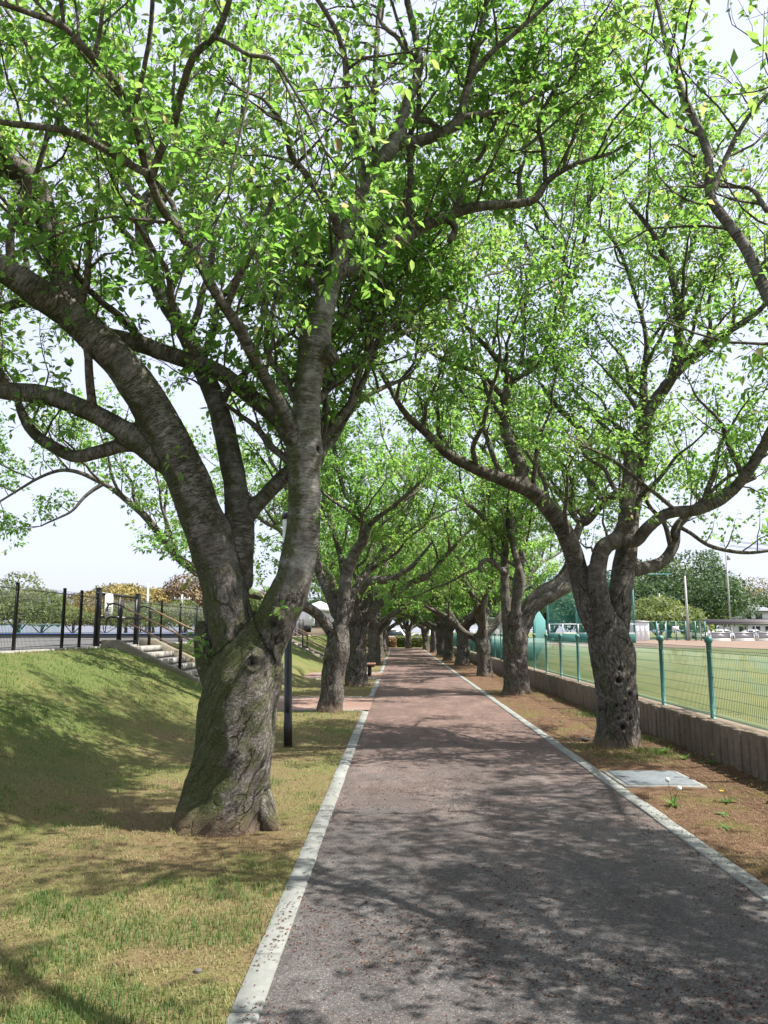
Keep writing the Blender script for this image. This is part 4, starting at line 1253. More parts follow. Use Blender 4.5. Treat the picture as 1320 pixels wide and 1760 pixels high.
# ------------------------------------------------------------------ first tree of the right row
RY = 11.45
rng = np.random.RandomState(12)
r1 = thing('cherry_tree', 'cherry tree with dark knot holes in its trunk, beside the concrete cover', 'tree', group='cherry trees along the path')
t_ = Limb(px([(1062, 1292, RY, 88), (1061, 1265, RY, 78), (1058, 1200, RY, 74), (1052, 1130, RY, 80), (1047, 1092, RY, 74), (1050, 1050, RY, 30)], 0.92), 0.07, 0.02, 2, 'trunk')
r_limbs = [
    Lx([(1030, 1085, RY, 50), (1012, 1050, RY, 44), (997, 1000, RY, 40), (986, 950, RY - .05, 38), (960, 897, RY - .15, 35), (924, 852, RY - .3, 33), (880, 830, RY - .45, 30), (830, 812, RY - .65, 25), (780, 786, RY - .85, 22), (732, 746, RY - 1.05, 18), (690, 700, RY - 1.25, 14), (658, 645, RY - 1.4, 9)], 31),
    Lx([(1040, 1085, RY - .1, 46), (1034, 1040, RY - .15, 38), (1027, 985, RY - .2, 36), (1036, 943, RY - .22, 34), (1062, 925, RY - .22, 33), (1075, 890, RY - .2, 31), (1080, 835, RY - .1, 29), (1090, 770, RY, 27), (1120, 700, RY + .1, 25), (1155, 645, RY + .2, 22), (1166, 570, RY + .25, 20), (1160, 490, RY + .3, 16), (1125, 405, RY + .3, 12), (1082, 350, RY + .3, 8)], 32),
    Lx([(1055, 1090, RY + .05, 60), (1066, 1030, RY + .08, 50), (1074, 970, RY + .15, 46), (1084, 900, RY + .3, 36), (1096, 830, RY + .5, 26), (1110, 740, RY + .7, 20), (1105, 650, RY + .9, 15), (1110, 580, RY + 1.0, 11), (1090, 500, RY + 1.1, 8)], 33),
    Lx([(1064, 926, RY - .22, 28), (1092, 930, RY - .3, 27), (1112, 908, RY - .35, 25), (1148, 882, RY - .4, 24), (1200, 876, RY - .5, 24), (1250, 850, RY - .6, 24), (1290, 803, RY - .7, 23), (1326, 752, RY - .8, 22), (1400, 690, RY - 1.0, 17), (1500, 600, RY - 1.2, 10)], 34),
    Lx([(1085, 980, RY + .15, 30), (1110, 976, RY + .25, 27), (1138, 965, RY + .35, 25), (1156, 938, RY + .45, 22), (1168, 900, RY + .5, 19), (1215, 860, RY + .7, 15), (1300, 820, RY + .9, 10)], 35),
    Lx([(905, 843, RY - .38, 28), (888, 792, RY - .4, 26), (870, 742, RY - .4, 22), (866, 690, RY - .4, 18), (874, 652, RY - .4, 16), (842, 602, RY - .5, 12), (802, 560, RY - .6, 11), (771, 508, RY - .7, 9), (768, 440, RY - .8, 7)], 36),
    Lx([(866, 682, RY - .4, 13), (822, 642, RY - .5, 12), (772, 624, RY - .6, 11), (732, 596, RY - .7, 9), (700, 576, RY - .8, 6)], 37),
    Lx([(876, 655, RY - .4, 11), (920, 630, RY - .35, 10), (951, 570, RY - .3, 9), (976, 500, RY - .2, 8), (970, 450, RY - .2, 6), (925, 398, RY - .2, 4)], 38),
    Lx([(1140, 665, RY + .15, 20), (1165, 640, RY + .1, 18), (1220, 590, RY, 16), (1290, 545, RY - .2, 13), (1340, 500, RY - .4, 9)], 39),
    Lx([(1165, 880, RY - .4, 9), (1110, 835, RY - .8, 8), (1060, 795, RY - 1.2, 7), (1010, 770, RY - 1.5, 5)], 40),
    Lx([(1005, 745, RY + .5, 14), (960, 700, RY + .4, 12), (930, 660, RY + .3, 9)], 41),
    Lx([(1165, 560, RY + .25, 10), (1200, 500, RY + .3, 9), (1250, 420, RY + .3, 7), (1290, 330, RY + .3, 4)], 42),
    Lx([(1166, 905, RY + .5, 9), (1185, 915, RY + .5, 8), (1225, 940, RY + .6, 8), (1280, 950, RY + .6, 7), (1340, 944, RY + .5, 5)], 43, 0.02),
    Lx([(1088, 840, RY, 20), (1040, 860, RY + .8, 18), (1000, 900, RY + 1.5, 14), (960, 850, RY + 2.2, 10), (900, 800, RY + 2.6, 6)], 44),
]
for rows, sd in (([(976, 500, RY - .2, 9), (1003, 420, RY - .1, 8), (1012, 330, RY, 7), (992, 240, RY + .1, 4)], 47), ([(1160, 490, RY + .3, 10), (1198, 390, RY + .3, 8), (1192, 280, RY + .2, 5)], 48),
                 ([(926, 400, RY - .2, 6), (900, 330, RY - .2, 5), (932, 265, RY - .1, 4)], 49), ([(770, 440, RY - .8, 7), (800, 370, RY - .8, 6), (850, 310, RY - .7, 4)], 50),
                 ([(1090, 500, RY + 1.1, 9), (1060, 420, RY + 1.2, 8), (1010, 370, RY + 1.2, 5)], 51), ([(866, 690, RY - .4, 10), (900, 600, RY + .4, 9), (890, 500, RY + .9, 7), (850, 420, RY + 1.2, 4)], 52)):
    r_limbs.append(Lx(rows, sd))
r_limbs.append(Limb([(*at(1385, 703, RY - .96), .055), (5.75, 10.0, 5.0, .055), (6.05, 9.1, 5.5, .05), (6.25, 8.0, 6.0, .04), (6.3, 7.0, 6.3, .025), (6.3, 6.3, 6.5, .012)], 0.08, 0.06, 45))  # off-view limb added to cast leaf shade on the nearer path
r_limbs.append(Limb([(*at(1440, 655, RY - 1.1), .05), (6.5, 10.4, 5.6, .045), (7.1, 10.3, 6.3, .035), (7.6, 9.9, 6.9, .015)], 0.08, 0.06, 46))
knots = [(at(1028, 1163, RY - 0.27), 0.06, 0.05), (at(1064, 1170, RY - 0.29), 0.05, 0.05), (at(1066, 1150, RY - .29), 0.035, 0.03), (at(1075, 1210, RY - .29), 0.04, 0.03), (at(1072, 1250, RY - .29), 0.055, 0.05),
         (at(1060, 1213, RY - .29), 0.03, 0.03), (at(1086, 1235, RY - .24), 0.04, 0.04), (at(1062, 1235, RY - .3), 0.03, 0.03), (at(1084, 1193, RY - .24), 0.04, 0.04)]
wood_parts(r1, t_, r_limbs, 0.024, 2, rmin=0.035, shape=trunk_shape(4, 8, 0.35, 0.22, 0.5), moss=0.3, knots=knots, twist=0.4, smooth_from=2.2, dark=0.8, lump_k=0.6)
gr = Grower(rng, 2.45, 0.08, False, leaf_gap=0.02, twig_gap=0.07)
extra = sub_limbs([r_limbs[i] for i in (0, 1, 2, 3, 4, 5, 6, 7, 8, 13, 14, 15, 16, 17, 18, 19, 20, 21)], rng, 0.5, (1.2, 2.6), t0=0.25)
for lb in extra:
    gr.wood.append((lb.p, lb.r, 5))
    gr.along(lb, 0.3, (0.5, 1.45), t0=0.2)
for i, lb in enumerate(r_limbs):
    gr.along(lb, 0.26, (0.5, 1.7), rmax=0.09, t0=0.2)
def r1_keep(B):
    u_, v_, d_ = project(B)
    return (v_ > 985) & (u_ < 1110)
gr.keepout = r1_keep
def r1_thin(P):
    u_, v_, d_ = project(P)
    return 0.97 * clump(P, 0.41, 0.53, 0.22)
n_r = gr.finish(r1, np.zeros(3), False, thin=r1_thin)
finish_tree(r1, tuple(at(1061, 1283, RY)[:2]) + (0.0,))

# ------------------------------------------------------------------ second trees of both rows
TY = 16.4
rng = np.random.RandomState(13)
t2 = thing('cherry_tree', 'cherry tree with bent grey trunk where the first side path meets the path', 'tree', group='cherry trees along the path')
t_ = Limb(px([(566, 1228, TY, 46), (568, 1205, TY, 42), (575, 1150, TY, 40), (584, 1100, TY, 40), (588, 1055, TY, 16)]), 0.08, 0.03, 4, 'trunk')
l2 = [
    Lx([(588, 1080, TY, 30), (591, 1040, TY, 28), (596, 990, TY, 25), (611, 950, TY - .1, 22), (629, 920, TY - .2, 19), (630, 902, TY - .2, 17), (616, 872, TY - .2, 13), (594, 850, TY - .1, 11), (580, 800, TY, 9), (570, 740, TY + .2, 6)], 51, 0.02),
    Lx([(630, 908, TY - .2, 14), (648, 890, TY - .3, 12), (672, 872, TY - .5, 10), (697, 852, TY - .7, 8), (730, 820, TY - 1.0, 6)], 52),
    Lx([(575, 1095, TY, 26), (556, 1068, TY - .1, 22), (530, 1045, TY - .3, 21), (480, 1030, TY - .6, 20), (400, 1012, TY - .9, 19), (340, 985, TY - 1.1, 18), (300, 952, TY - 1.2, 17), (262, 902, TY - 1.3, 16), (230, 870, TY - 1.4, 14), (175, 830, TY - 1.5, 11), (120, 808, TY - 1.6, 8), (70, 820, TY - 1.6, 6), (0, 862, TY - 1.6, 4)], 53, 0.03),
    Lx([(580, 1060, TY + .05, 22), (562, 1015, TY + .1, 19), (548, 980, TY + .2, 17), (538, 930, TY + .3, 14), (510, 870, TY + .4, 11), (470, 800, TY + .5, 8), (440, 720, TY + .5, 5)], 54),
    Lx([(592, 1070, TY + .1, 20), (612, 1010, TY + .6, 17), (650, 960, TY + 1.1, 15), (690, 900, TY + 1.5, 12), (720, 830, TY + 1.8, 8)], 55),
    Lx([(590, 1060, TY + .15, 20), (590, 980, TY + .9, 16), (570, 900, TY + 1.6, 12), (560, 820, TY + 2.2, 8)], 56),
    Lx([(176, 832, TY - 1.5, 9), (150, 850, TY - 1.6, 7), (120, 880, TY - 1.7, 5), (70, 905, TY - 1.7, 3)], 57),
]
wood_parts(t2, t_, l2, 0.03, 3, rmin=0.05, shape=trunk_shape(3, 12, 0.35, 0.25, 0.5), moss=0.3, twist=0.4, relief=1.2, smooth_from=2.4)
gr = Grower(rng, 2.35, 0.092, False, leaf_gap=0.02, twig_gap=0.07)
extra = sub_limbs(l2[:6], rng, 0.55, (1.4, 2.8), t0=0.25)
for lb in extra:
    gr.wood.append((lb.p, lb.r, 5)); gr.along(lb, 0.33, (0.5, 1.2), t0=0.2)
for lb in l2:
    gr.along(lb, 0.3, (0.7, 1.9), rmax=0.12, t0=0.2)
gr.finish(t2, np.zeros(3), False)
finish_tree(t2, tuple(at(568, 1222, TY)[:2]) + (0.0,))

QY = 20.7
rng = np.random.RandomState(14)
r2 = thing('cherry_tree', 'cherry tree with stout furrowed trunk, limbs arching right over the green fence', 'tree', group='cherry trees along the path')
t_ = Limb(px([(887, 1198, QY, 47), (887, 1180, QY, 43), (885, 1130, QY, 41), (886, 1095, QY, 42), (887, 1052, QY, 18)]), 0.08, 0.03, 5, 'trunk')
l2 = [
    Lx([(875, 1085, QY, 26), (869, 1040, QY, 20), (867, 990, QY, 18), (868, 940, QY, 16), (872, 890, QY - .1, 14), (876, 845, QY - .1, 12), (870, 780, QY, 9), (850, 700, QY, 6)], 61, 0.03),
    Lx([(886, 1075, QY - .2, 24), (889, 1035, QY - .3, 18), (897, 1000, QY - .4, 16), (888, 965, QY - .4, 15), (880, 925, QY - .4, 14), (878, 880, QY - .4, 13), (868, 842, QY - .4, 11), (845, 790, QY - .5, 8), (800, 740, QY - .6, 5)], 62, 0.03),
    Lx([(870, 932, QY, 12), (842, 902, QY - .3, 11), (812, 872, QY - .6, 10), (776, 850, QY - .9, 8), (730, 820, QY - 1.3, 5)], 63),
    Lx([(868, 985, QY - .1, 12), (850, 970, QY - .2, 11), (836, 962, QY - .3, 10), (824, 972, QY - .35, 10), (826, 982, QY - .35, 8)], 64, 0.0),
    Lx([(895, 1085, QY, 34), (915, 1045, QY, 28), (945, 1025, QY, 26), (985, 1003, QY, 24), (1030, 965, QY + .2, 19), (1070, 900, QY + .4, 14), (1100, 820, QY + .5, 9)], 65, 0.02),
    Lx([(898, 1062, QY + .1, 30), (925, 1022, QY + .1, 27), (955, 1004, QY + .1, 26), (978, 975, QY + .2, 24), (985, 935, QY + .3, 20), (1010, 870, QY + .5, 15), (1030, 790, QY + .7, 9)], 66, 0.02),
    Lx([(888, 1065, QY + .2, 24), (890, 1000, QY + .9, 18), (900, 920, QY + 1.6, 14), (880, 850, QY + 2.2, 9)], 67),
]
wood_parts(r2, t_, l2, 0.034, 4, rmin=0.055, shape=trunk_shape(4, 15, 0.35, 0.25, 0.8), moss=0.35, twist=0.8, relief=1.3, smooth_from=2.4)
gr = Grower(rng, 2.3, 0.098, False, leaf_gap=0.02, twig_gap=0.07)
extra = sub_limbs(l2, rng, 0.55, (1.4, 2.8), t0=0.25)
for lb in extra:
    gr.wood.append((lb.p, lb.r, 5)); gr.along(lb, 0.35, (0.5, 1.3), t0=0.2)
for lb in l2:
    gr.along(lb, 0.3, (0.7, 1.9), rmax=0.12, t0=0.3)
gr.finish(r2, np.zeros(3), False)
finish_tree(r2, tuple(at(887, 1193, QY)[:2]) + (0.0,))

# ------------------------------------------------------------------ the other trees of the rows
def generic_tree(label, seed, r0=0.32, fork=1.5, nl=5, reach=5.4, voxel=0.045, leaf=0.12, fine=False, twig_wood=False, gap=0.4, extra_limbs=(), lean=(0, 0),
                 leaf_gap=0.025, twig_gap=0.11, origin=(0, 0, 0), cull=2.3, rise=0.95, keepout=None, moss=0.35, azs=None, zlow=2.3, thin=None, sbl=1.0):
    rng = np.random.RandomState(seed)
    root = thing('cherry_tree', label, 'tree', group='cherry trees along the path')
    lx, ly = lean
    tr = Limb([(0, 0, -0.08, r0 * 1.06), (0.02 * lx, 0.02 * ly, 0.2, r0 * 0.98), (lx * 0.35, ly * 0.35, fork * 0.5, r0 * 0.9), (lx * 0.8, ly * 0.8, fork * 0.88, r0 * 0.92), (lx, ly, fork + 0.3, r0 * 0.35)], 0.09, 0.08, seed, 'trunk')
    limbs = []
    a0 = rng.uniform(0, 6.28)
    for i in range(nl):
        az = a0 + i * 6.283 / nl + rng.uniform(-0.35, 0.35)
        if azs: az = azs[i]
        el = rng.uniform(0.55, 1.15)
        L = reach * rng.uniform(0.85, 1.25)
        p = np.array([lx * 0.7, ly * 0.7, fork - 0.35 + 0.12 * rng.rand()]); d = np.array([math.cos(az) * math.cos(el), math.sin(az) * math.cos(el), math.sin(el)])
        rr = r0 * rng.uniform(0.4, 0.54); n = 9
        rows = [(*p, rr)]
        for k in range(n):
            tgt = np.array([math.cos(az), math.sin(az), rise - 0.5 * k / n])
            d = unit(d + (unit(tgt) - d) * 0.28 + rng.normal(0, 0.17, 3))
            p = p + d * L / n
            rows.append((*p, rr * (1 - (k + 1) / n) ** 0.85 + 0.014))
        limbs.append(Limb(rows, 0.12, 0.1, seed * 7 + i))
    for rows in extra_limbs:
        limbs.append(Limb(rows, 0.1, 0.05, seed + 91))
    wood_parts(root, tr, limbs, voxel, seed, rmin=voxel * 1.7, shape=trunk_shape(4, seed, 0.35, 0.28, 0.6), moss=moss, twist=0.6, relief=1.3, smooth_from=fork + 0.7)
    gr = Grower(rng, zlow, leaf, twig_wood, keepout, leaf_gap, twig_gap)
    ex = sub_limbs(limbs[:nl], rng, 0.45, (1.3, 2.7), t0=0.25)
    for lb in ex:
        gr.wood.append((lb.p, lb.r, 5)); gr.along(lb, gap, (0.5 * sbl, 1.3 * sbl), t0=0.15)
    for lb in limbs:
        gr.along(lb, gap * 0.8, (0.6 * sbl, 1.4 * sbl), rmax=0.16, t0=0.2)
    gr.finish(root, np.array(origin, float), fine, cull=cull, thin=thin)
    root.location = origin
    return root

def rel(rows, base):
    A_ = px(rows); A_[:, :3] -= np.asarray(base); return A_

# the tree of the right row that stands beside the camera: its limbs reach in at the right edge
b0 = np.array([3.3, 2.5, 0.0])
ex0 = [np.vstack([[(0, 0, 1.45, 0.06), (-.25, .6, 2.0, .045)], rel([(1500, 700, 4.1, 25), (1385, 600, 4.5, 21), (1318, 500, 4.9, 20), (1268, 410, 5.05, 18), (1222, 335, 5.15, 16), (1210, 250, 5.2, 14), (1166, 150, 5.3, 12), (1146, 82, 5.35, 9), (1130, 0, 5.4, 6)], b0)]),
       rel([(1222, 335, 5.15, 10), (1250, 260, 5.2, 9), (1290, 200, 5.2, 7), (1330, 150, 5.2, 5)], b0),
       rel([(1318, 500, 4.9, 12), (1345, 420, 5.0, 10), (1300, 330, 5.3, 8), (1240, 320, 5.6, 5)], b0),
       np.array([(0, 0, 1.45, .075), (.6, .8, 3.0, .065), (1.0, 1.1, 4.4, .055), (1.3, 1.6, 5.5, .04), (1.5, 2.5, 6.2, .015)]),  # unseen limb added so its leaves keep the sun off the first limb
       # unseen limbs added high over the path to shade the near lawn
       np.array([(0, 0, 1.4, .1), (-.5, .1, 2.7, .09), (-1.1, .3, 4.2, .075), (-2.1, .7, 5.7, .055), (-3.2, 1.2, 6.6, .03), (-4.2, 1.9, 7.0, .012)]),
       np.array([(-1.1, .3, 4.2, .05), (-1.5, 1.1, 5.5, .045), (-1.8, 2.2, 6.7, .03), (-2.4, 3.2, 7.4, .012)]),
       np.array([(-2.1, .7, 5.7, .035), (-2.6, -.2, 6.3, .03), (-3.4, -.8, 6.8, .012)])]
def r0_thin(P):
    u_, v_, d_ = project(P)
    inv = (d_ > 0.3) & (u_ > -40) & (u_ < 1360) & (v_ > -40)
    return np.where(inv, 0.9, 0.95) * clump(P, 0.4, 0.52, 0.3, 1.25)
r0 = generic_tree('cherry tree beside the viewer whose limbs reach in from the right edge', 41, 0.25, 1.55, 5, 6.2, 0.03, 0.085, False, True, 0.36, ex0, origin=tuple(b0), leaf_gap=0.024, twig_gap=0.09, cull=2.7, rise=1.1, azs=(0.05, 0.7, 1.25, -0.8, -2.2), thin=r0_thin, sbl=1.35)

hk = lambda Y_, rows: [np.array(rows, float)]
t3 = generic_tree('cherry tree with broad furrowed trunk on the second lawn strip, before the bench', 43, 0.36, 1.95, 5, 5.2, 0.045, 0.11, origin=(-1.25, 24.0, 0),
                  extra_limbs=[[(0, 0, 1.5, .2), (-.05, -.3, 2.4, .17), (.1, -.5, 2.85, .16), (.5, -.7, 3.15, .15), (1.0, -.8, 3.2, .12), (1.7, -.9, 3.6, .08), (2.3, -1.0, 4.3, .03)],
                               [(0, 0, 1.5, .16), (.3, .2, 2.6, .14), (.8, .2, 3.6, .1), (1.3, .1, 4.8, .06), (1.6, 0, 5.6, .02)]], keepout=None)
r3 = generic_tree('cherry tree with pale straight trunk, third from the concrete cover in the right row', 44, 0.29, 1.6, 5, 5.0, 0.045, 0.11, origin=(3.25, 29.2, 0), lean=(-0.1, 0))
protoA = generic_tree('cherry tree fourth from the lamp post in the left row, behind the bench', 45, 0.34, 2.0, 5, 5.6, 0.06, 0.14, origin=(-1.18, 38.9, 0), leaf_gap=0.026, twig_gap=0.1, gap=0.3, zlow=2.0)
protoB = generic_tree('dark leaning cherry tree fourth from the concrete cover in the right row', 46, 0.36, 1.9, 6, 5.4, 0.06, 0.14, origin=(3.2, 38.9, 0), leaf_gap=0.026, twig_gap=0.1, gap=0.3, zlow=2.0, lean=(0.15, 0.1))
far = [(protoB, (-1.15, 48.3), 2.1, 'cherry tree fifth from the viewer in the left row'),
       (protoA, (-1.1, 57.5), 4.0, 'cherry tree second to last in the left row'),
       (protoB, (-1.1, 67.5), 0.7, 'last cherry tree of the left row before the cross path'),
       (protoA, (2.95, 45.0), 1.2, 'cherry tree with slim trunk standing nearest the kerb in the right row'),
       (protoB, (3.0, 53.0), 3.3, 'cherry tree sixth from the viewer in the right row'),
       (protoA, (2.9, 61.5), 5.1, 'cherry tree second to last in the right row'),
       (protoB, (2.6, 70.5), 1.9, 'cherry tree with an orange sawn limb at the far end of the right row'),
       (protoA, (1.05, 75.5), 2.7, 'cherry tree standing alone before the hedge at the end of the path')]
for src, (x, y), rz, lab in far:
    c = copy_tree(src)
    c['label'] = lab
    c.location = (x, y, 0); c.rotation_euler = (0, 0, rz)
    k = 0.9 + 0.15 * ((x * 13.1 + y * 7.7) % 1)
    c.scale = (k, k, k)
    if 'sawn' in lab:
        MB().lathe([(0, 0.03), (0.2, 0.02), (0.24, -0.1), (0.24, -0.4), (0.1, -0.5)], n=14).build('sawn_limb', 'cut_wood', c)
        sl = c.children[-1]; sl.rotation_euler = (0, R(75), -rz + R(200)); sl.location = Matrix.Rotation(-rz, 4, 'Z') @ Vector((-0.35, -0.25, 1.75))

# ================================================================== stairs, fences, walls and furniture
def soft_box(mb, a, b):
    return mb.box(a, b)

def stairs(y0, y1, label, nstep=9):
    """flight that climbs the bank towards -X"""
    x_top, x_bot = -6.6, -3.62
    root = thing('stairs', label, 'stairs', (x_bot, (y0 + y1) / 2, 0))
    W = y1 - y0
    run = (x_bot - x_top - 0.3) / nstep; rise = TOP_Z / nstep
    X = lambda x: x - x_bot
    for s_, nm in ((-1, 'cheek_wall'), (1, 'cheek_wall')):
        yc = s_ * (W / 2 - 0.09)
        up = 0.16
        poly = [(X(x_bot) + 0.25, -0.25), (X(x_bot) + 0.25, 0.13), (X(x_top) + 0.36, TOP_Z + up), (X(x_top) + 0.0, TOP_Z + up), (X(x_top) + 0.0, TOP_Z - 0.55)]
        MB().prism(poly, yc - 0.09, yc + 0.09, 1).build(nm, 'stair_concrete', root, bevel=0.012)
    hw = W / 2 - 0.185
    for k in range(nstep):
        xr = X(x_bot) - k * run
        z1 = (k + 1) * rise
        xb = X(x_top) if k == nstep - 1 else xr - run - 0.02
        tread = MB().box((xb, -hw, z1 - rise - 0.12), (xr - 0.03, hw, z1 - 0.05)).build('step', 'stair_concrete', root)
        # facing slabs along the nosing, laid in a row
        ns = 4
        for i in range(ns):
            ya = -hw + 2 * hw * i / ns + 0.004; yb = -hw + 2 * hw * (i + 1) / ns - 0.004
            MB().prism([(xr, z1 - rise + 0.004), (xr, z1), (xr - run * 0.96, z1 + 0.001), (xr - run * 0.96, z1 - 0.05), (xr - 0.028, z1 - 0.052), (xr - 0.028, z1 - rise + 0.004)], ya, yb, 1).build('facing_slab', 'step_concrete', tread)
    return root

def handrail(root_loc, y, label, posts=(-6.3, -4.9, -3.6)):
    x_top, x_bot = -6.6, -3.62
    slope = (TOP_Z) / (x_bot - x_top - 0.3)
    zf = lambda x: np.clip((x_bot - x) * slope, 0, TOP_Z)
    root = thing('handrail', label, 'handrail', (posts[0], y, TOP_Z))
    loc = np.array([posts[0], y, TOP_Z])
    for i, x in enumerate(posts):
        z0 = zf(x) - 0.04
        h = 0.93
        MB().lathe([(0.0, z0), (0.038, z0), (0.038, z0 + h - 0.05), (0.03, z0 + h), (0.0, z0 + h + 0.01)], (0, 0, 0), 12).build('post', 'black_metal', root, smooth=False)
        root.children[-1].location = (x - loc[0], 0, -loc[2])
    for hh in (0.9, 0.6):
        a = np.array([posts[0] + 0.05, y, zf(posts[0]) + hh]); b = np.array([posts[-1] + 0.2, y, zf(posts[-1]) + hh - 0.07])
        MB().tube(np.array([a, (a + b) / 2, b]) - loc, 0.019, 10).build('rail', 'handrail_wood', root, smooth=True)
        c = [a + (0.03, 0, -0.008), a + (-0.12, 0, 0.055), a + (-0.24, 0, 0.075), a + (-0.33, 0, 0.05), a + (-0.37, 0, -0.02), a + (-0.37, 0, -0.1)]
        MB().tube(catmull(np.array(c), 0.03) - loc, 0.02, 10).build('end_bend', 'black_metal', root, smooth=True)
        if hh < 0.8:
            continue
    return root

st1 = stairs(*STAIR_Y[0], 'concrete stairs with cheek walls climbing the grass bank behind the big trunk')
handrail(None, STAIR_Y[0][0] + 0.32, 'brown two bar handrail on the near side of the first concrete stairs')
handrail(None, STAIR_Y[0][1] - 0.32, 'brown two bar handrail on the far side of the first concrete stairs')
st2 = stairs(*STAIR_Y[1], 'small distant concrete stairs on the bank seen between the lamp post and the second trunk')
handrail(None, STAIR_Y[1][0] + 0.3, 'distant brown handrail on the near side of the second stairs')
handrail(None, STAIR_Y[1][1] - 0.3, 'distant brown handrail on the far side of the second stairs')

# ------------------------------------------------------------------ black mesh fence on the bank
def wire_panel(L, z0, z1, vgap, hz, d, bends=False, green=False):
    """a welded wire panel along +Y from 0 to L"""
    Vs, F, n0 = [], [], 0
    mb = MB()
    ysv = np.arange(vgap / 2, L, vgap)
    for y in ysv:
        if bends:
            pr = [(0.0, z0 + 0.05), (0.0, z1 - 0.08)]
            mb.bar((0, y, z0 + 0.05), (0, y, z1 - 0.08), d)
            mb.bar((0, y, z1 - 0.08), (-0.045, y, z1 - 0.045), d); mb.bar((-0.045, y, z1 - 0.045), (0, y, z1), d)
            mb.bar((0, y, z0 + 0.05), (-0.045, y, z0 + 0.025), d); mb.bar((-0.045, y, z0 + 0.025), (0, y, z0), d)
        else:
            mb.bar((0, y, z0), (0, y, z1), d)
    for z in hz:
        mb.bar((d, 0, z), (d, L, z), d * 1.2)
    if bends:
        for x_, z in ((-0.045, z1 - 0.045), (0, z1), (0, z1 - 0.08), (-0.045, z0 + 0.025), (0, z0)):
            mb.bar((x_ - 0.003, 0, z), (x_ - 0.003, L, z), d * 1.2)
    return mb.mesh('mesh_panel', smooth=True)

FX = -6.72
def post_mesh(h, w, mat, cap=True):
    mb = MB().lathe([(0, 0), (w, 0), (w, h - 0.02), (w * 1.12, h - 0.018), (w * 1.12, h), (0, h + 0.008)], n=12)
    me = mb.mesh('post'); me.materials.append(M[mat]); return me

def black_fence(ypos, label):
    root = thing('mesh_fence', label, 'fence', (FX, ypos[0], TOP_Z), group='black mesh fences on the bank')
    pm = post_mesh(1.27, 0.032, 'black_metal')
    cache = {}
    for i, y in enumerate(ypos):
        link('post', pm, None, root, loc=(0, y - ypos[0], -0.06))
        if i + 1 < len(ypos):
            L = round(ypos[i + 1] - y, 2)
            if L not in cache:
                me = wire_panel(L - 0.07, 0.02, 1.16, 0.05, np.linspace(0.17, 0.93, 6), 0.0042)
                me.materials.append(M['black_metal'])
                rl = MB().bar((0, 0, 1.095), (0, L - 0.07, 1.095), 0.016).bar((0, 0, 0.07), (0, L - 0.07, 0.07), 0.013).mesh('rail')
                rl.materials.append(M['black_metal'])
                cache[L] = (me, rl)
            pn = link('mesh_panel', cache[L][0], None, root, loc=(0.012, y - ypos[0] + 0.035, 0))
            link('rail', cache[L][1], None, pn, loc=(0.01, 0, 0))
    return root
black_fence([5.4, 7.4, 9.45, 11.5, 13.55, 15.5, 16.35, 17.2], 'black welded mesh fence on top of the bank, left of the gate')
black_fence([20.05, 22.0, 23.9, 25.85, 27.8, 29.8, 31.8, 33.8, 35.8, 37.8, 39.6], 'black welded mesh fence on the bank, behind the stairs and right of the gate')
black_fence([43.2, 45.2, 47.2, 49.2, 51.2, 53.2, 55.2, 57.2], 'distant black mesh fence beyond the second stairs')
MB().box((FX - 0.13, -9, 1.1), (FX + 0.12, 60, TOP_Z + 0.018)).build('fence_footing', 'plain_concrete', kind='structure')

gate = thing('mesh_gate', 'black framed mesh gate at the top of the first stairs', 'gate', (FX, 17.3, TOP_Z))
big = MB().box((-0.055, -0.055, -0.06), (0.055, 0.055, 1.3)).box((-0.066, -0.066, 1.3), (0.066, 0.066, 1.315)).mesh('gate_post', bevel=0.004)
big.materials.append(M['black_metal'])
for y in (0.0, 2.62):
    link('gate_post', big, None, gate, loc=(0, y, 0))
gf = MB()
for z in (0.1, 0.68, 1.2):
    gf.bar((0, 0.09, z), (0, 2.53, z), 0.045, 0.06)
for y in (0.09, 1.31, 2.53):
    gf.bar((0, y, 0.07), (0, y, 1.23), 0.04)
gf.build('gate_frame', 'black_metal', gate)
pm_ = wire_panel(2.36, 0.13, 1.17, 0.05, np.linspace(0.25, 1.1, 6), 0.0042); pm_.materials.append(M['black_metal'])
link('mesh_panel', pm_, None, gate, loc=(-0.012, 0.13, 0))
MB().bar((0.04, 1.05, 0.68), (0.04, 1.6, 0.68), 0.03).bar((0.06, 1.32, 0.66), (0.06, 1.32, 0.58), 0.03).build('bolt', 'grey_metal', gate)
sg = thing('notice_board', 'white notice plate with small dark print hung on the black gate', 'sign', (FX + 0.05, 17.78, TOP_Z + 0.93))
MB().prism([(-0.22, -0.28), (0.22, -0.28), (0.25, -0.1), (0.25, 0.18), (0.2, 0.28), (-0.2, 0.28), (-0.25, 0.18), (-0.25, -0.1)], 0, 0.012, 0).build('plate', 'sign_face', sg)
for k, (w, z, h) in enumerate(((0.3, 0.05, 0.05), (0.34, -0.04, 0.018), (0.32, -0.08, 0.018), (0.33, -0.12, 0.018), (0.14, -0.2, 0.03))):
    MB().box((0.013, -w / 2, z - h / 2), (0.0145, w / 2, z + h / 2)).build('text_line', 'sign_print', sg)

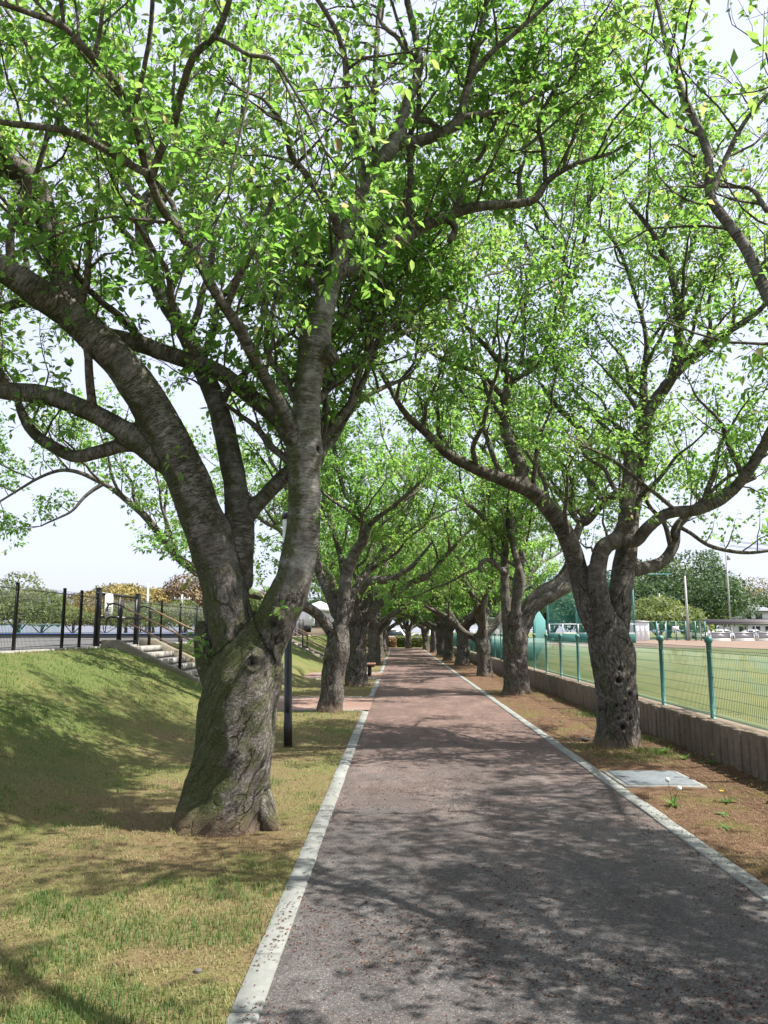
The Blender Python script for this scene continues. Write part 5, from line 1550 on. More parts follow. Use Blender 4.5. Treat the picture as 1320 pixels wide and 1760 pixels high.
# ------------------------------------------------------------------ green fence on the ribbed wall
WX = 4.10
wall = MB().box((WX + 0.09, -6, -0.25), (WX + 0.33, 28.0, FIELD_Z - 0.025)).box((WX + 0.02, 28.0, -0.25), (WX + 0.33, 78, FIELD_Z + 0.025)).build('retaining_wall', 'wall_concrete', None, False, 0.0,
    label='low brown concrete wall of upright ribs carrying the green fence', cat='wall')
rs = np.random.RandomState(8)
ribs = []
for k in range(5):
    w, dp, h = 0.2, 0.12, 0.72
    mb = MB().prism([(0.1, -w / 2 + 0.007), (0.1, w / 2 - 0.007), (0.045, w / 2 - 0.007), (0.012, w / 2 - 0.018), (0.0, w / 2 - 0.045), (0.0, -w / 2 + 0.045), (0.012, -w / 2 + 0.018), (0.045, -w / 2 + 0.007)], -0.25, FIELD_Z + 0.03, 2)
    me = mb.mesh('rib', bevel=0.006)
    for v in me.vertices:
        v.co.x += rs.uniform(-0.004, 0.004); v.co.z += rs.uniform(-0.004, 0.004)
    me.materials.append(M['wall_concrete']); ribs.append(me)
k = 0; y = 3.0
while y < 27.9:
    o = link('rib', ribs[k % 5], None, wall, loc=(WX + rs.uniform(-0.008, 0.008), y, rs.uniform(-0.012, 0.01)))
    o.rotation_euler = (rs.uniform(-0.01, 0.01), rs.uniform(-0.012, 0.012), rs.uniform(-0.03, 0.03))
    y += 0.203; k += 1
for a, b in ((3.0, 9.0), (9.0, 15.0), (15.0, 21.0), (21.0, 28.0)):
    MB().box((WX + 0.10, a + 0.006, FIELD_Z - 0.02), (WX + 0.34, b - 0.006, FIELD_Z + 0.022)).build('coping', 'wall_concrete', wall, bevel=0.006)

gx = WX + 0.22
gf = thing('mesh_fence', 'green wire mesh fence with ball topped posts along the ribbed wall', 'fence', (gx, 5.0, FIELD_Z))
gp = MB().lathe([(0, -0.02), (0.06, -0.02), (0.06, 0.0), (0.034, 0.012), (0.034, 0.985), (0.04, 0.99), (0.04, 1.01)], n=14)
gp.lathe([(0.0 + 0.058 * math.sin(t), 1.06 - 0.058 * math.cos(t)) for t in np.linspace(0.3, math.pi, 9)], n=14)
gpm = gp.mesh('post', smooth=True); gpm.materials.append(M['green_metal'])
pan = wire_panel(1.93, 0.035, 0.97, 0.05, np.linspace(0.16, 0.82, 6), 0.004, bends=True); pan.materials.append(M['green_metal'])
pan_far = wire_panel(1.93, 0.035, 0.97, 0.05, np.linspace(0.16, 0.82, 5), 0.006); pan_far.materials.append(M['green_metal'])
y = 5.0; i = 0
while y < 76:
    link('post', gpm, None, gf, loc=(0, y - 5.0, 0.02))
    link('mesh_panel', pan if y < 22 else pan_far, None, gf, loc=(0.0, y - 5.0 + 0.035, 0.02))
    y += 1.97

# ------------------------------------------------------------------ lamp post
lp = thing('lamp_post', 'slim black lamp post with white cylinder lantern behind the big tree', 'lamp post', tuple(at(495, 1284, 11.35)[:2]) + (0.0,))
lp.rotation_euler = (0, -0.0175, 0)
zt = 3.42
MB().lathe([(0, -0.02), (0.062, -0.02), (0.062, 0.35), (0.058, 0.36), (0.056, 2.5), (0, 2.5)], n=20).build('pole', 'black_metal', lp, smooth=False)
MB().lathe([(0, 2.45), (0.057, 2.45), (0.062, 2.6), (0.082, 2.82), (0.1, 2.92), (0.1, 2.95), (0, 2.95)], n=20).build('cup', 'black_metal', lp)
MB().lathe([(0.086, 2.95), (0.086, 3.3)], n=20).build('diffuser', 'lamp_diffuser', lp, smooth=True)
fins = MB()
for k in range(3):
    a = k * 2.094 + 0.5
    fins.bar((0.094 * math.cos(a), 0.094 * math.sin(a), 2.94), (0.094 * math.cos(a), 0.094 * math.sin(a), 3.31), 0.012)
for z in (3.03, 3.12, 3.21):
    fins.lathe([(0.084, z - 0.004), (0.0885, z), (0.084, z + 0.004)], n=20)
fins.build('cage', 'grey_metal', lp)
MB().lathe([(0, 3.3), (0.102, 3.3), (0.102, 3.37), (0.085, 3.4), (0, 3.41)], n=20).build('cap', 'black_metal', lp)
MB().box((-0.03, -0.066, 0.5), (0.03, -0.055, 0.75)).build('hatch', 'black_metal', lp, bevel=0.003)

# ------------------------------------------------------------------ benches
def bench(x, y, label):
    root = thing('bench', label, 'bench', (x, y, 0.0), group='backless benches')
    for k in range(4):
        MB().box((-0.21 + k * 0.108, -0.75, 0.4), (-0.21 + k * 0.108 + 0.095, 0.75, 0.445)).build('slat', 'bench_wood', root, bevel=0.006)
    for s_ in (-0.5, 0.5):
        MB().box((-0.055, s_ - 0.05, -0.02), (0.055, s_ + 0.05, 0.34)).box((-0.2, s_ - 0.03, 0.34), (0.2, s_ + 0.03, 0.4)).build('leg', 'black_metal', root, bevel=0.006)
bench(-1.05, 29.6, 'backless wooden bench in the bay behind the broad furrowed trunk')
bench(-1.0, 52.5, 'small distant wooden bench near the end of the left row')

# ------------------------------------------------------------------ inspection cover in the soil
cv = thing('inspection_cover', 'flat blue grey concrete inspection cover set in the soil strip', 'cover', (2.87, 9.1, 0.0))
MB().box((-0.44, -0.47, -0.15), (0.44, 0.47, 0.012)).build('frame', 'plain_concrete', cv, bevel=0.006)
MB().box((-0.39, -0.42, 0.0), (0.39, 0.42, 0.022)).build('lid', 'cover_concrete', cv, bevel=0.006)
for s_ in (-0.3, 0.3):
    MB().box((s_ - 0.05, -0.015, 0.0215), (s_ + 0.05, 0.015, 0.024)).build('lifting_slot', 'black_metal', cv)

# ------------------------------------------------------------------ weeds and small things on the soil strip
def weed(x, y, n, L, label, flower=None, upright=0.4, seed=0, group=None):
    rs = np.random.RandomState(seed)
    z = float(soil_z(np.array([[x]]), np.array([[y]]))[0, 0])
    root = thing('weed', label, 'weed', (x, y, z), group=group)
    for i in range(n):
        a = i * 2.4 + rs.uniform(-0.3, 0.3); l = L * rs.uniform(0.6, 1.1); w = l * 0.14
        el = upright * rs.uniform(0.5, 1.3)
        k = 6
        t = np.linspace(0, 1, k)
        r = l * t * np.cos(el); zz = l * (np.sin(el) * t - 0.45 * t ** 2 * np.cos(el) * 0.6) + 0.004
        wd = w * np.array([0.25, 0.5, 0.95, 0.7, 0.75, 0.02]) * rs.uniform(0.8, 1.2)
        c = np.stack([r * math.cos(a), r * math.sin(a), np.maximum(zz, 0.003)], -1)
        sd = np.array([-math.sin(a), math.cos(a), 0])
        V = np.concatenate([c - sd * wd[:, None], c + np.array([0, 0, -0.15]) * wd[:, None], c + sd * wd[:, None]])
        F = []
        for j in range(k - 1):
            F += [(j, j + 1, k + j + 1, k + j), (k + j, k + j + 1, 2 * k + j + 1, 2 * k + j)]
        link('leaf', raw_mesh('leaf', V, [F], {'tint': np.full(len(V), rs.rand())}, smooth=True), 'weed_leaf', root)
    if flower:
        for (dx, dy, h) in flower[1]:
            MB().tube([(0, 0, 0.01), (dx * 0.5, dy * 0.5, h * 0.6), (dx, dy, h)], 0.0025, 5).build('stalk', 'far_leaf_light', root)
            if flower[0] == 'seed':
                MB().lathe([(0.024 * math.sin(t), -0.024 * math.cos(t)) for t in np.linspace(0.01, 3.13, 7)], (dx, dy, h), 8).build('seed_head', 'seed_white', root)
            else:
                mb = MB()
                for j in range(16):
                    a = j * 2.399; rr = 0.008 + 0.022 * (j % 8) / 8
                    mb.bar((dx, dy, h), (dx + rr * math.cos(a), dy + rr * math.sin(a), h + 0.012 - rr * 0.2), 0.006, 0.002)
                mb.build('flower', 'petal_yellow', root)
weed(3.95, 10.15, 9, 0.16, 'dandelion with one yellow flower at the foot of the ribbed wall', ('y', [(0.02, -0.03, 0.11)]), 0.5, 1)
weed(2.62, 7.72, 12, 0.15, 'dandelion clump with seed stalks beside the right kerb near the cover', ('seed', [(0.06, -0.03, 0.17), (-0.03, 0.02, 0.24)]), 0.7, 2)
weed(3.28, 6.35, 9, 0.13, 'low broad leaved weed nearest the right edge on the soil', None, 0.25, 3)
weed(3.22, 6.75, 8, 0.12, 'feathery green weed just behind the low broad leaved weed', None, 0.4, 4)
weed(3.2, 7.9, 9, 0.12, 'small dandelion with a yellow bud among the soil to the right of the cover', ('y', [(-0.03, 0.02, 0.1)]), 0.5, 5)
weed(2.95, 7.35, 8, 0.1, 'pale green rosette weed in front of the inspection cover', None, 0.35, 6)
weed(3.6, 10.9, 14, 0.2, 'dark leafy weed clump between the knotted trunk and the wall', None, 0.7, 7)
weed(3.72, 10.45, 10, 0.13, 'green weed tuft behind the yellow flowered dandelion by the wall', None, 0.6, 8)
weed(2.66, 5.75, 6, 0.07, 'tiny green weed by the right kerb', None, 0.3, 9)
weed(2.95, 14.4, 7, 0.1, 'dandelion with two yellow flowers on the soil behind the knotted trunk', ('y', [(0.05, 0, 0.1), (-0.1, 0.12, 0.09)]), 0.4, 10)
weed(2.78, 6.9, 8, 0.1, 'small rosette weed midway between the kerb and the ribbed wall', None, 0.35, 11)
def stone(x, y, r, label, seed):
    rs = np.random.RandomState(seed)
    bm = bmesh.new(); bmesh.ops.create_icosphere(bm, subdivisions=2, radius=r)
    for v in bm.verts:
        v.co = v.co * (1 + 0.35 * (vnoise(np.array([[*(np.array(v.co) / r * 1.3 + seed)]]))[0] - 0.5)); v.co.z *= 0.6
    me = bpy.data.meshes.new('stone'); bm.to_mesh(me); bm.free()
    link('stone', me, 'stone_grey', None, label, 'stone', loc=(x, y, r * 0.3))
stone(3.62, 7.85, 0.05, 'grey stone lying on the soil near the right edge', 1)
stone(2.86, 12.2, 0.06, 'brown clod of soil left of the knotted trunk', 2)
stone(-0.98, 4.05, 0.022, 'pebble in the dry grass by the left kerb', 3)

# ================================================================== far things
def far_tree(x, y, z, H, W, mat, label, seed, n=3200, q=0.5, trunk_h=None, lobes=9, flat=1.0, group='trees around the park'):
    rs = np.random.RandomState(seed)
    root = thing('tree', label, 'tree', (x, y, z), group=group)
    th = H * 0.3 if trunk_h is None else trunk_h
    mb = MB()
    mb.tube(catmull(np.array([(0, 0, -0.2), (0.1, 0, th * 0.5), (0, 0.1, th), (0.1, 0.1, H * 0.6)]), 0.8), np.linspace(0.028 * H + 0.05, 0.012 * H, len(catmull(np.array([(0, 0, -0.2), (0.1, 0, th * 0.5), (0, 0.1, th), (0.1, 0.1, H * 0.6)]), 0.8))), 8)
    for k in range(4):
        a = k * 1.57 + rs.rand()
        mb.tube(np.array([(0, 0, th), (math.cos(a) * W * .15, math.sin(a) * W * .15, th + (H - th) * .3), (math.cos(a) * W * .32, math.sin(a) * W * .32, th + (H - th) * .6)]), np.array([0.014 * H, 0.01 * H, 0.005 * H]), 6)
    mb.build('trunk', 'twig', root, smooth=True)
    C = []
    for k in range(lobes):
        a = k * 2.4 + rs.rand() * 0.6
        rr = W * 0.5 * (0.2 + 0.55 * ((k + 0.5) / lobes) ** 0.5) * (1 if k else 0)
        zc = th + (H - th) * (0.74 - 0.55 * (rr / (W * 0.5)) ** 1.5 * flat + rs.uniform(-0.08, 0.08))
        C.append((rr * math.cos(a), rr * math.sin(a), zc, W * rs.uniform(0.2, 0.3), (H - th) * rs.uniform(0.2, 0.3)))
    C = np.array(C)
    i = rs.randint(0, lobes, n)
    d = unit_rows(rs.normal(0, 1, (n, 3))); d[:, 2] = np.where(d[:, 2] < -0.35, -d[:, 2], d[:, 2])
    rad = (0.72 + 0.34 * rs.rand(n)) * (0.85 + 0.35 * fbm(d * 2.2 + i[:, None] * 3.3, 2))
    P = C[i, :3] + d * np.stack([C[i, 3], C[i, 3], C[i, 4]], -1) * rad[:, None]
    A = unit_rows(rs.normal(0, 1, (n, 3)) + d * 0.3)
    Nn = d + rs.normal(0, 0.45, (n, 3))
    tint = np.clip(0.5 + (fbm(P * 0.5 + seed, 2) - 0.5) * 1.2 + rs.normal(0, 0.18, n), 0, 1)
    me = leaf_mesh('crown', P - A * q * 0.5, A, Nn, q * rs.uniform(0.6, 1.3, n), tint, False)
    link('crown', me, mat, root, kind='stuff')
    return root

L_, D_, MU, RU = 'far_leaf_light', 'far_leaf_dark', 'far_leaf_mustard', 'far_leaf_rust'
def X_at(u_, d_):
    return at(u_, 1085, d_)[0]
# left, seen through and over the black fence
far_tree(X_at(30, 46), 46, TOP_Z, 3.6, 5.5, L_, 'loose pale green tree behind the left end of the black fence', 101, 7000, 0.2, lobes=16, trunk_h=0.25, flat=1.3)
far_tree(X_at(-60, 50), 50, TOP_Z, 3.9, 7, L_, 'pale tree at the left edge behind the black fence', 102, 5000, 0.22, trunk_h=0.25, flat=1.3)
far_tree(X_at(70, 60), 60, TOP_Z, 3.4, 7, L_, 'low green tree behind the black fence, left of the gate', 103, 5000, 0.22, trunk_h=0.15, flat=1.3)
far_tree(X_at(125, 64), 64, TOP_Z, 3.2, 6, MU, 'low yellowish bush tree seen just left of the gate', 104, 4500, 0.22, trunk_h=0.15, flat=1.3)
far_tree(X_at(215, 85), 85, TOP_Z, 6.2, 9.5, MU, 'mustard yellow domed tree rising above the gate', 105, 6500, 0.34, trunk_h=1.0, lobes=14)
far_tree(X_at(163, 88), 88, TOP_Z, 4.6, 6, MU, 'smaller mustard tree at the left shoulder of the domed one', 106, 3000, 0.36, trunk_h=0.8)
far_tree(X_at(262, 100), 100, TOP_Z, 6.6, 6, L_, 'pale green tree between the mustard and the rusty trees', 107, 3500, 0.4, trunk_h=1.0)
far_tree(X_at(318, 88), 88, TOP_Z, 7.0, 7.5, RU, 'rusty brown domed tree left of the big trunk', 108, 6500, 0.32, trunk_h=0.8, lobes=14)
far_tree(X_at(180, 70), 70, TOP_Z, 2.6, 8, L_, 'green bushes behind the gate', 109, 5000, 0.2, trunk_h=0.1, flat=1.25)
far_tree(X_at(240, 66), 66, TOP_Z, 2.7, 7, L_, 'green bushes behind the far handrail', 110, 5000, 0.2, trunk_h=0.1, flat=1.25)
far_tree(X_at(310, 62), 62, TOP_Z, 3.0, 7, L_, 'bright green bushes beside the big trunk', 111, 5000, 0.2, trunk_h=0.1, flat=1.25)
far_tree(X_at(400, 95), 95, TOP_Z, 6.5, 10, L_, 'tree hidden mostly behind the big trunk', 112, 3000, 0.5, trunk_h=0.8)
far_tree(X_at(470, 100), 100, TOP_Z, 6.0, 9, D_, 'dark green tree behind the right limb of the big tree', 113, 3000, 0.5, trunk_h=0.8)
# beyond the end of the path
for k, (u_, d_, H, W, m_) in enumerate(((560, 125, 9, 11, D_), (610, 118, 10, 11, D_), (655, 112, 11, 12, D_), (700, 116, 12, 12, D_), (745, 112, 11, 12, D_), (790, 118, 11, 12, D_), (835, 125, 10, 12, D_))):
    lab = ['dark tree beyond the second stairs', 'dark tree behind the left row, left of the hedge', 'dark tree behind the white van at the path end', 'dark tree straight beyond the path', 'dark tree behind the hedge right of the lone cherry',
           'dark tree behind the end of the green fence', 'dark tree behind the grey shed'][k]
    far_tree(X_at(u_, d_), d_, 0.0, H, W, m_, lab, 120 + k, 4500, 0.6, trunk_h=0.6, lobes=16, flat=1.2)
# right, beyond the ball field
right = [(905, 140, 11, 13, D_, 'dark tree behind the backstop, left end'), (950, 138, 12, 14, D_, 'dark tree behind the tall backstop post'), (1000, 142, 13, 14, D_, 'dark tree left of the knotted trunk beyond the field'),
         (1050, 140, 12, 13, D_, 'dark tree hidden behind the knotted trunk'), (1108, 138, 13.5, 14, D_, 'dark bushy tree behind the white shed'), (1150, 146, 14.5, 13, L_, 'mid green tree behind the white sign by the field'),
         (1192, 140, 15.5, 13, D_, 'tall dark tree left of the tall utility pole'), (1225, 150, 16.5, 12, D_, 'tallest dark tree beside the tall utility pole'), (1262, 190, 13, 12, L_, 'hazy tree between the two utility poles'),
         (1303, 240, 17, 22, MU, 'yellowish wooded rise at the right edge beyond the house'), (1335, 225, 13, 18, D_, 'dark green wood at the right edge beside the house'), (1130, 118, 6, 9, L_, 'light green young tree behind the field gate')]
for k, (u_, d_, H, W, m_, lab) in enumerate(right):
    far_tree(X_at(u_, d_), d_, FIELD_Z, H, W * (1.45 if u_ < 1200 else 0.95), m_, lab, 140 + k, 9000, 0.62, trunk_h=0.4, lobes=20, flat=1.45)

# hedge at the end of the path
def hedge(x0, x1, y, h, w, mat, label, seed, n):
    rs = np.random.RandomState(seed)
    root = thing('hedge', label, 'hedge', ((x0 + x1) / 2, y, 0.0))
    L = x1 - x0
    t = rs.rand(n, 3)
    P = np.stack([(t[:, 0] - 0.5) * L, (t[:, 1] - 0.5) * w, t[:, 2] * h], -1)
    f = rs.rand(n)
    P[:, 2] = np.where(f < 0.5, h * (0.9 + 0.2 * fbm(P * 1.2 + seed, 2)), P[:, 2])
    P[:, 1] = np.where((f >= 0.5) & (f < 0.85), -w / 2 * (0.85 + 0.3 * fbm(P * 1.2 + seed + 5, 2)), P[:, 1])
    A = unit_rows(rs.normal(0, 1, (n, 3)) + np.array([0, -0.3, 0.5])); Nn = rs.normal(0, 0.6, (n, 3)) + np.array([0, -0.7, 0.6])
    tint = np.clip(0.5 + (fbm(P * 1.1 + seed, 3) - 0.5) * 1.8 + rs.normal(0, 0.15, n), 0, 1)
    link('foliage', leaf_mesh('foliage', P, A, Nn, rs.uniform(0.09, 0.18, n), tint, False), mat, root, kind='stuff')
    MB().box((-L / 2 + .1, -w / 2 + 0.15, -0.05), (L / 2 - .1, w / 2 - 0.15, h - 0.12)).build('core', 'far_leaf_dark', root)
hedge(-4.5, -0.1, 80.5, 0.95, 1.3, 'hedge_leaf_red', 'low hedge with reddish young leaves at the left of the path end', 1, 4000)
hedge(-0.2, 9.0, 81.0, 1.1, 1.4, 'hedge_leaf', 'low yellow green hedge closing the end of the path', 2, 5000)

# white frame fence behind the hedge
ff = thing('rail_fence', 'grey white tubular fence behind the hedge at the path end', 'fence', (-6, 86, 0))
for k in range(10):
    MB().bar((k * 2.4, 0, -0.05), (k * 2.4, 0, 1.8), 0.08).build('post', 'white_metal', ff)
MB().bar((0, 0.05, 1.8), (21.6, 0.05, 1.8), 0.07).build('rail', 'white_metal', ff)
MB().bar((0, 0.05, 0.5), (21.6, 0.05, 0.5), 0.05).build('rail', 'white_metal', ff)
MB().bar((8.2, 0.1, 1.5), (9.6, 0.1, 0.2), 0.07).build('brace', 'white_metal', ff)

# vehicles
def car(x, y, z, rz, paint, label, van=False):
    root = thing('parked_car', label, 'car', (x, y, z), rz, group='cars parked beyond the park')
    L, W, H = (4.4, 1.7, 1.45) if not van else (4.3, 1.7, 1.95)
    hood = 0.95 if not van else 1.15
    if van:
        prof = [(-L / 2, .3), (L / 2, .3), (L / 2, .95), (L / 2 - .5, 1.1), (L / 2 - 1.15, H - .05), (L / 2 - 1.6, H), (-L / 2 + .15, H), (-L / 2, H - .3)]
        win = [(L / 2 - .75, 1.1), (L / 2 - 1.2, H - .15), (-L / 2 + .3, H - .15), (-L / 2 + .2, 1.1)]
    else:
        prof = [(-L / 2, .3), (L / 2, .3), (L / 2 + .02, .62), (L / 2 - .15, .78), (L / 2 - 1.1, .92), (L / 2 - 1.75, H - .08), (L / 2 - 2.2, H), (-L / 2 + 1.2, H - .02), (-L / 2 + .55, 1.1), (-L / 2 + .02, .98)]
        win = [(L / 2 - 1.25, .95), (L / 2 - 1.8, H - .12), (-L / 2 + 1.25, H - .12), (-L / 2 + .7, 1.0)]
    MB().prism(prof, -W / 2, W / 2, 1).build('body', paint, root, bevel=0.05)
    for s_ in (-1, 1):
        MB().prism(win, s_ * (W / 2 + 0.004) - 0.004, s_ * (W / 2 + 0.004) + 0.004, 1).build('side_window', 'glass_dark', root)
    MB().box((L / 2 - .02, -.75, .55), (L / 2 + .03, -.45, .7)).build('headlight', 'lamp_diffuser', root)
    MB().box((L / 2 - .02, .45, .55), (L / 2 + .03, .75, .7)).build('headlight', 'lamp_diffuser', root)
    for xx in (-1.3, 1.3):
        for s_ in (-1, 1):
            mb = MB(); a = np.linspace(0, 2 * np.pi, 16, endpoint=False)
            mb.prism([(xx + .31 * math.cos(t), .31 + .31 * math.sin(t)) for t in a], s_ * W / 2 - .1, s_ * W / 2 + .03, 1)
            w_ = mb.build('wheel', 'rubber', root)
            MB().prism([(xx + .18 * math.cos(t), .31 + .18 * math.sin(t)) for t in a], s_ * (W / 2 + .032) - .01, s_ * (W / 2 + .032) + .01, 1).build('rim', 'grey_metal', w_)
car(-0.6, 91, 0.02, 0.0, 'car_white', 'white van parked behind the hedge at the left of the path end', True)
car(3.0, 92, 0.02, 0.1, 'car_silver', 'silver car roof showing over the hedge at the path end')
car(X_at(1243, 122), 122, FIELD_Z, 0.1, 'car_white', 'white car parked behind the left part of the dugout')
car(X_at(1295, 124), 124, FIELD_Z, 0.0, 'car_silver', 'silver car parked behind the right part of the dugout')
car(X_at(1200, 126), 126, FIELD_Z, 0.15, 'car_white', 'white van parked behind the field fence left of the dugout', True)
car(X_at(1335, 123), 123, FIELD_Z, 0.0, 'car_dark', 'dark car at the right edge behind the dugout')

# ------------------------------------------------------------------ the ball field
# teal screen fence that runs out to the backstop
sa, sb_ = np.array([5.6, 32.0]), np.array([15.6, 82.5])
n = 21
sf = thing('screen_fence', 'teal sheeted screen fence running out across the field behind the ball topped fence', 'fence', (sa[0], sa[1], FIELD_Z))
for k in range(n + 1):
    q_ = (sb_ - sa) * k / n
    MB().bar((q_[0], q_[1], -0.05), (q_[0], q_[1], 2.35), 0.09).build('post', 'teal_metal', sf)
    if k < n:
        q2 = (sb_ - sa) * (k + 1) / n
        MB().bar((q_[0] + .06, q_[1], 1.18), (q2[0] + .06, q2[1], 1.18), 0.015, 2.2).build('screen_panel', 'teal_metal', sf)
bs = thing('backstop', 'tall green backstop net with teal posts above a dark green padded wall', 'backstop', (16, 83, FIELD_Z))
bx = [0, 3.05, 6.1, 9.15]
for k, x in enumerate(bx):
    MB().bar((x, 0, -0.1), (x, 0, 7.2), 0.17).build('post', 'teal_metal', bs)
for k in range(3):
    MB().box((bx[k] + .02, -0.35, 0), (bx[k + 1] - .02, -0.15, 0.95)).build('padded_panel', 'dark_green_pad', bs, bevel=0.02)
    fr_ = MB()
    for z in (1.0, 1.95):
        fr_.bar((bx[k] + .05, -0.25, z), (bx[k + 1] - .05, -0.25, z), 0.07)
    for x in (bx[k] + .1, (bx[k] + bx[k + 1]) / 2):
        fr_.bar((x, -0.25, 1.0), (x, -0.25, 1.95), 0.09)
    fr_.build('rail_frame', 'white_metal', bs)
    MB().box((bx[k] + .05, 0.02, 1.0), (bx[k + 1] - .05, 0.03, 7.15)).build('net', 'green_net', bs)
MB().bar((0, 0, 7.2), (13.4, 0, 7.25), 0.1).build('top_rail', 'teal_metal', bs)

def shed(x0, x1, y, h, dep, label, mat='white_metal'):
    root = thing('shed', label, 'shed', (x0, y, FIELD_Z))
    w = x1 - x0
    MB().box((0, 0, -0.05), (w, dep, h)).build('body', mat, root, bevel=0.02)
    MB().prism([(-0.1, h), (w + .1, h), (w + .1, h + .1), (-.1, h + .22)], -0.12, dep + .12, 1).build('roof', 'grey_metal', root)
    nd = 3
    for k in range(nd):
        d_ = MB().box((0.06 + k * (w - .12) / nd + .02, -0.025, 0.05), (0.06 + (k + 1) * (w - .12) / nd - .02, 0.0, h - .12)).build('door', mat, root, bevel=0.006)
        MB().box((0.06 + (k + 0.8) * (w - .12) / nd, -0.05, h * .45), (0.06 + (k + 0.8) * (w - .12) / nd + .04, -0.026, h * .55)).build('handle', 'black_metal', d_)
shed(X_at(1090, 98), X_at(1116, 98), 98, 2.35, 2.0, 'white metal storage shed beyond the knotted trunk at the field edge')
shed(6.2, 8.0, 52, 1.9, 1.6, 'grey equipment shed behind the green fence between the third and fourth right trees', 'grey_metal')

# field fence with gate and sign
fy = 103.0
x0, x1 = X_at(1112, fy), X_at(1212, fy)
fl = thing('mesh_fence', 'green chain fence with gate frames between the white shed and the dugout', 'fence', (x0, fy, FIELD_Z))
npost = 7
for k in range(npost):
    x = (x1 - x0) * k / (npost - 1)
    MB().bar((x, 0, -0.1), (x, 0, 2.5), 0.14).build('post', 'teal_metal', fl)
    if k < npost - 1:
        xn = (x1 - x0) * (k + 1) / (npost - 1)
        for z in (0.15, 1.25, 2.45):
            MB().bar((x, 0, z), (xn, 0, z), 0.07).build('rail', 'teal_metal', fl)
        MB().box((x + .05, 0.03, 0.15), (xn - .05, 0.036, 2.45)).build('mesh_panel', 'green_net', fl)
for k in (1,):
    xg = (x1 - x0) * k / 6 + 0.15
    for xx in (xg, xg + 1.0):
        MB().bar((xx, -.06, 0.1), (xx, -.06, 2.2), 0.1).build('gate_frame', 'grey_metal', fl)
sgp = thing('sign', 'small white sign plate on the green field fence', 'sign', (X_at(1161, fy - .3), fy - 0.3, FIELD_Z))
MB().bar((0, 0, -.05), (0, 0, 1.5), 0.06).build('post', 'grey_metal', sgp)
MB().box((-.42, -.06, 1.3), (.42, -.035, 1.85)).build('plate', 'white_metal', sgp)

# dugout
dg_ = thing('dugout', 'long open dugout with dark curved roof and white framed panels at the field edge', 'dugout', (X_at(1212, 100), 100, FIELD_Z))
Ld = 15.0
prof = [(-1.1, 2.05), (-1.05, 2.25), (-0.8, 2.5), (-0.3, 2.62), (1.7, 2.72), (1.7, 2.64), (-0.28, 2.54), (-0.74, 2.42), (-0.97, 2.2), (-1.02, 2.05)]
P_ = np.array(prof)
mb = MB()
for i in range(4):
    a_, b_, c_, d_ = P_[i], P_[i + 1], P_[8 - i], P_[9 - i]
    mb.prism([tuple(a_), tuple(b_), tuple(c_), tuple(d_)], -0.2, Ld, 0)
mb.build('roof', 'dark_brown_metal', dg_)
for k in range(6):
    x = k * Ld / 5 * 0.99 + 0.05
    MB().bar((x, -0.85, -.05), (x, -0.85, 2.3), 0.12).build('post', 'white_metal', dg_)
    MB().bar((x, 1.5, -.05), (x, 1.5, 2.6), 0.12).build('post', 'white_metal', dg_)
    MB().bar((x, -0.85, 2.0), (x, -0.2, 2.5), 0.08).build('brace', 'white_metal', dg_)
for k in range(5):
    xa, xb = k * 2.97 + .3, k * 2.97 + 2.75
    fr_ = MB()
    for z in (0.25, 1.05):
        fr_.bar((xa, -0.9, z), (xb, -0.9, z), 0.1)
    for x in (xa, xb):
        fr_.bar((x, -0.9, 0), (x, -0.9, 1.05), 0.1)
    fr_.box((xa, -1.0, 0.0), (xb, -0.8, 0.14))
    fr = fr_.build('panel_frame', 'white_metal', dg_)
    MB().box((xa + .06, -0.88, 0.3), (xb - .06, -0.86, 1.0)).build('panel', 'grey_metal', fr)
MB().box((0.2, 1.0, 0.4), (Ld - .3, 1.4, 0.46)).build('seat', 'bench_wood', dg_)

# utility poles
def pole(u_, d_, vtop, label, seed, box=False, arms=1):
    p = at(u_, vtop, d_)
    h = p[2] - FIELD_Z
    root = thing('utility_pole', label, 'pole', (p[0], p[1], FIELD_Z), group='utility poles beyond the field')
    MB().lathe([(0, -.2), (.19, -.2), (.11, h), (0, h)], n=10).build('shaft', 'pole_concrete', root, smooth=True)
    for k in range(arms):
        ar = MB().bar((-.9, 0, h - .5 - .8 * k), (.9, 0, h - .5 - .8 * k), 0.09).build('cross_arm', 'grey_metal', root)
        for x in (-.8, -.3, .3, .8):
            MB().lathe([(0, 0), (.05, .02), (.06, .1), (.03, .18), (0, .2)], (x, 0, h - .46 - .8 * k), 8).build('insulator', 'white_metal', ar)
    if box:
        MB().lathe([(0, 0), (.28, 0), (.28, .8), (0, .85)], (.4, 0, h - 3.2), 12).build('transformer', 'grey_metal', root)
    return np.array([p[0], p[1], p[2] - .3])
pA = pole(1246, 130, 930, 'tall concrete utility pole with a grey transformer right of the dark trees', 1, True, 2)
pB = pole(1272, 150, 985, 'shorter utility pole standing before the grey roofed house', 2)
pC = pole(1177, 101, 990, 'pale pole behind the field fence beside the white sign', 3, False, 0)
pD = pole(1133, 125, 1020, 'thin lamp pole against the dark trees behind the white shed', 4, False, 0)
pE = pole(255, 80, 1003, 'thin utility pole between the mustard and pale trees', 5)
pF = pole(313, 84, 1022, 'thin utility pole before the rusty domed tree', 6)
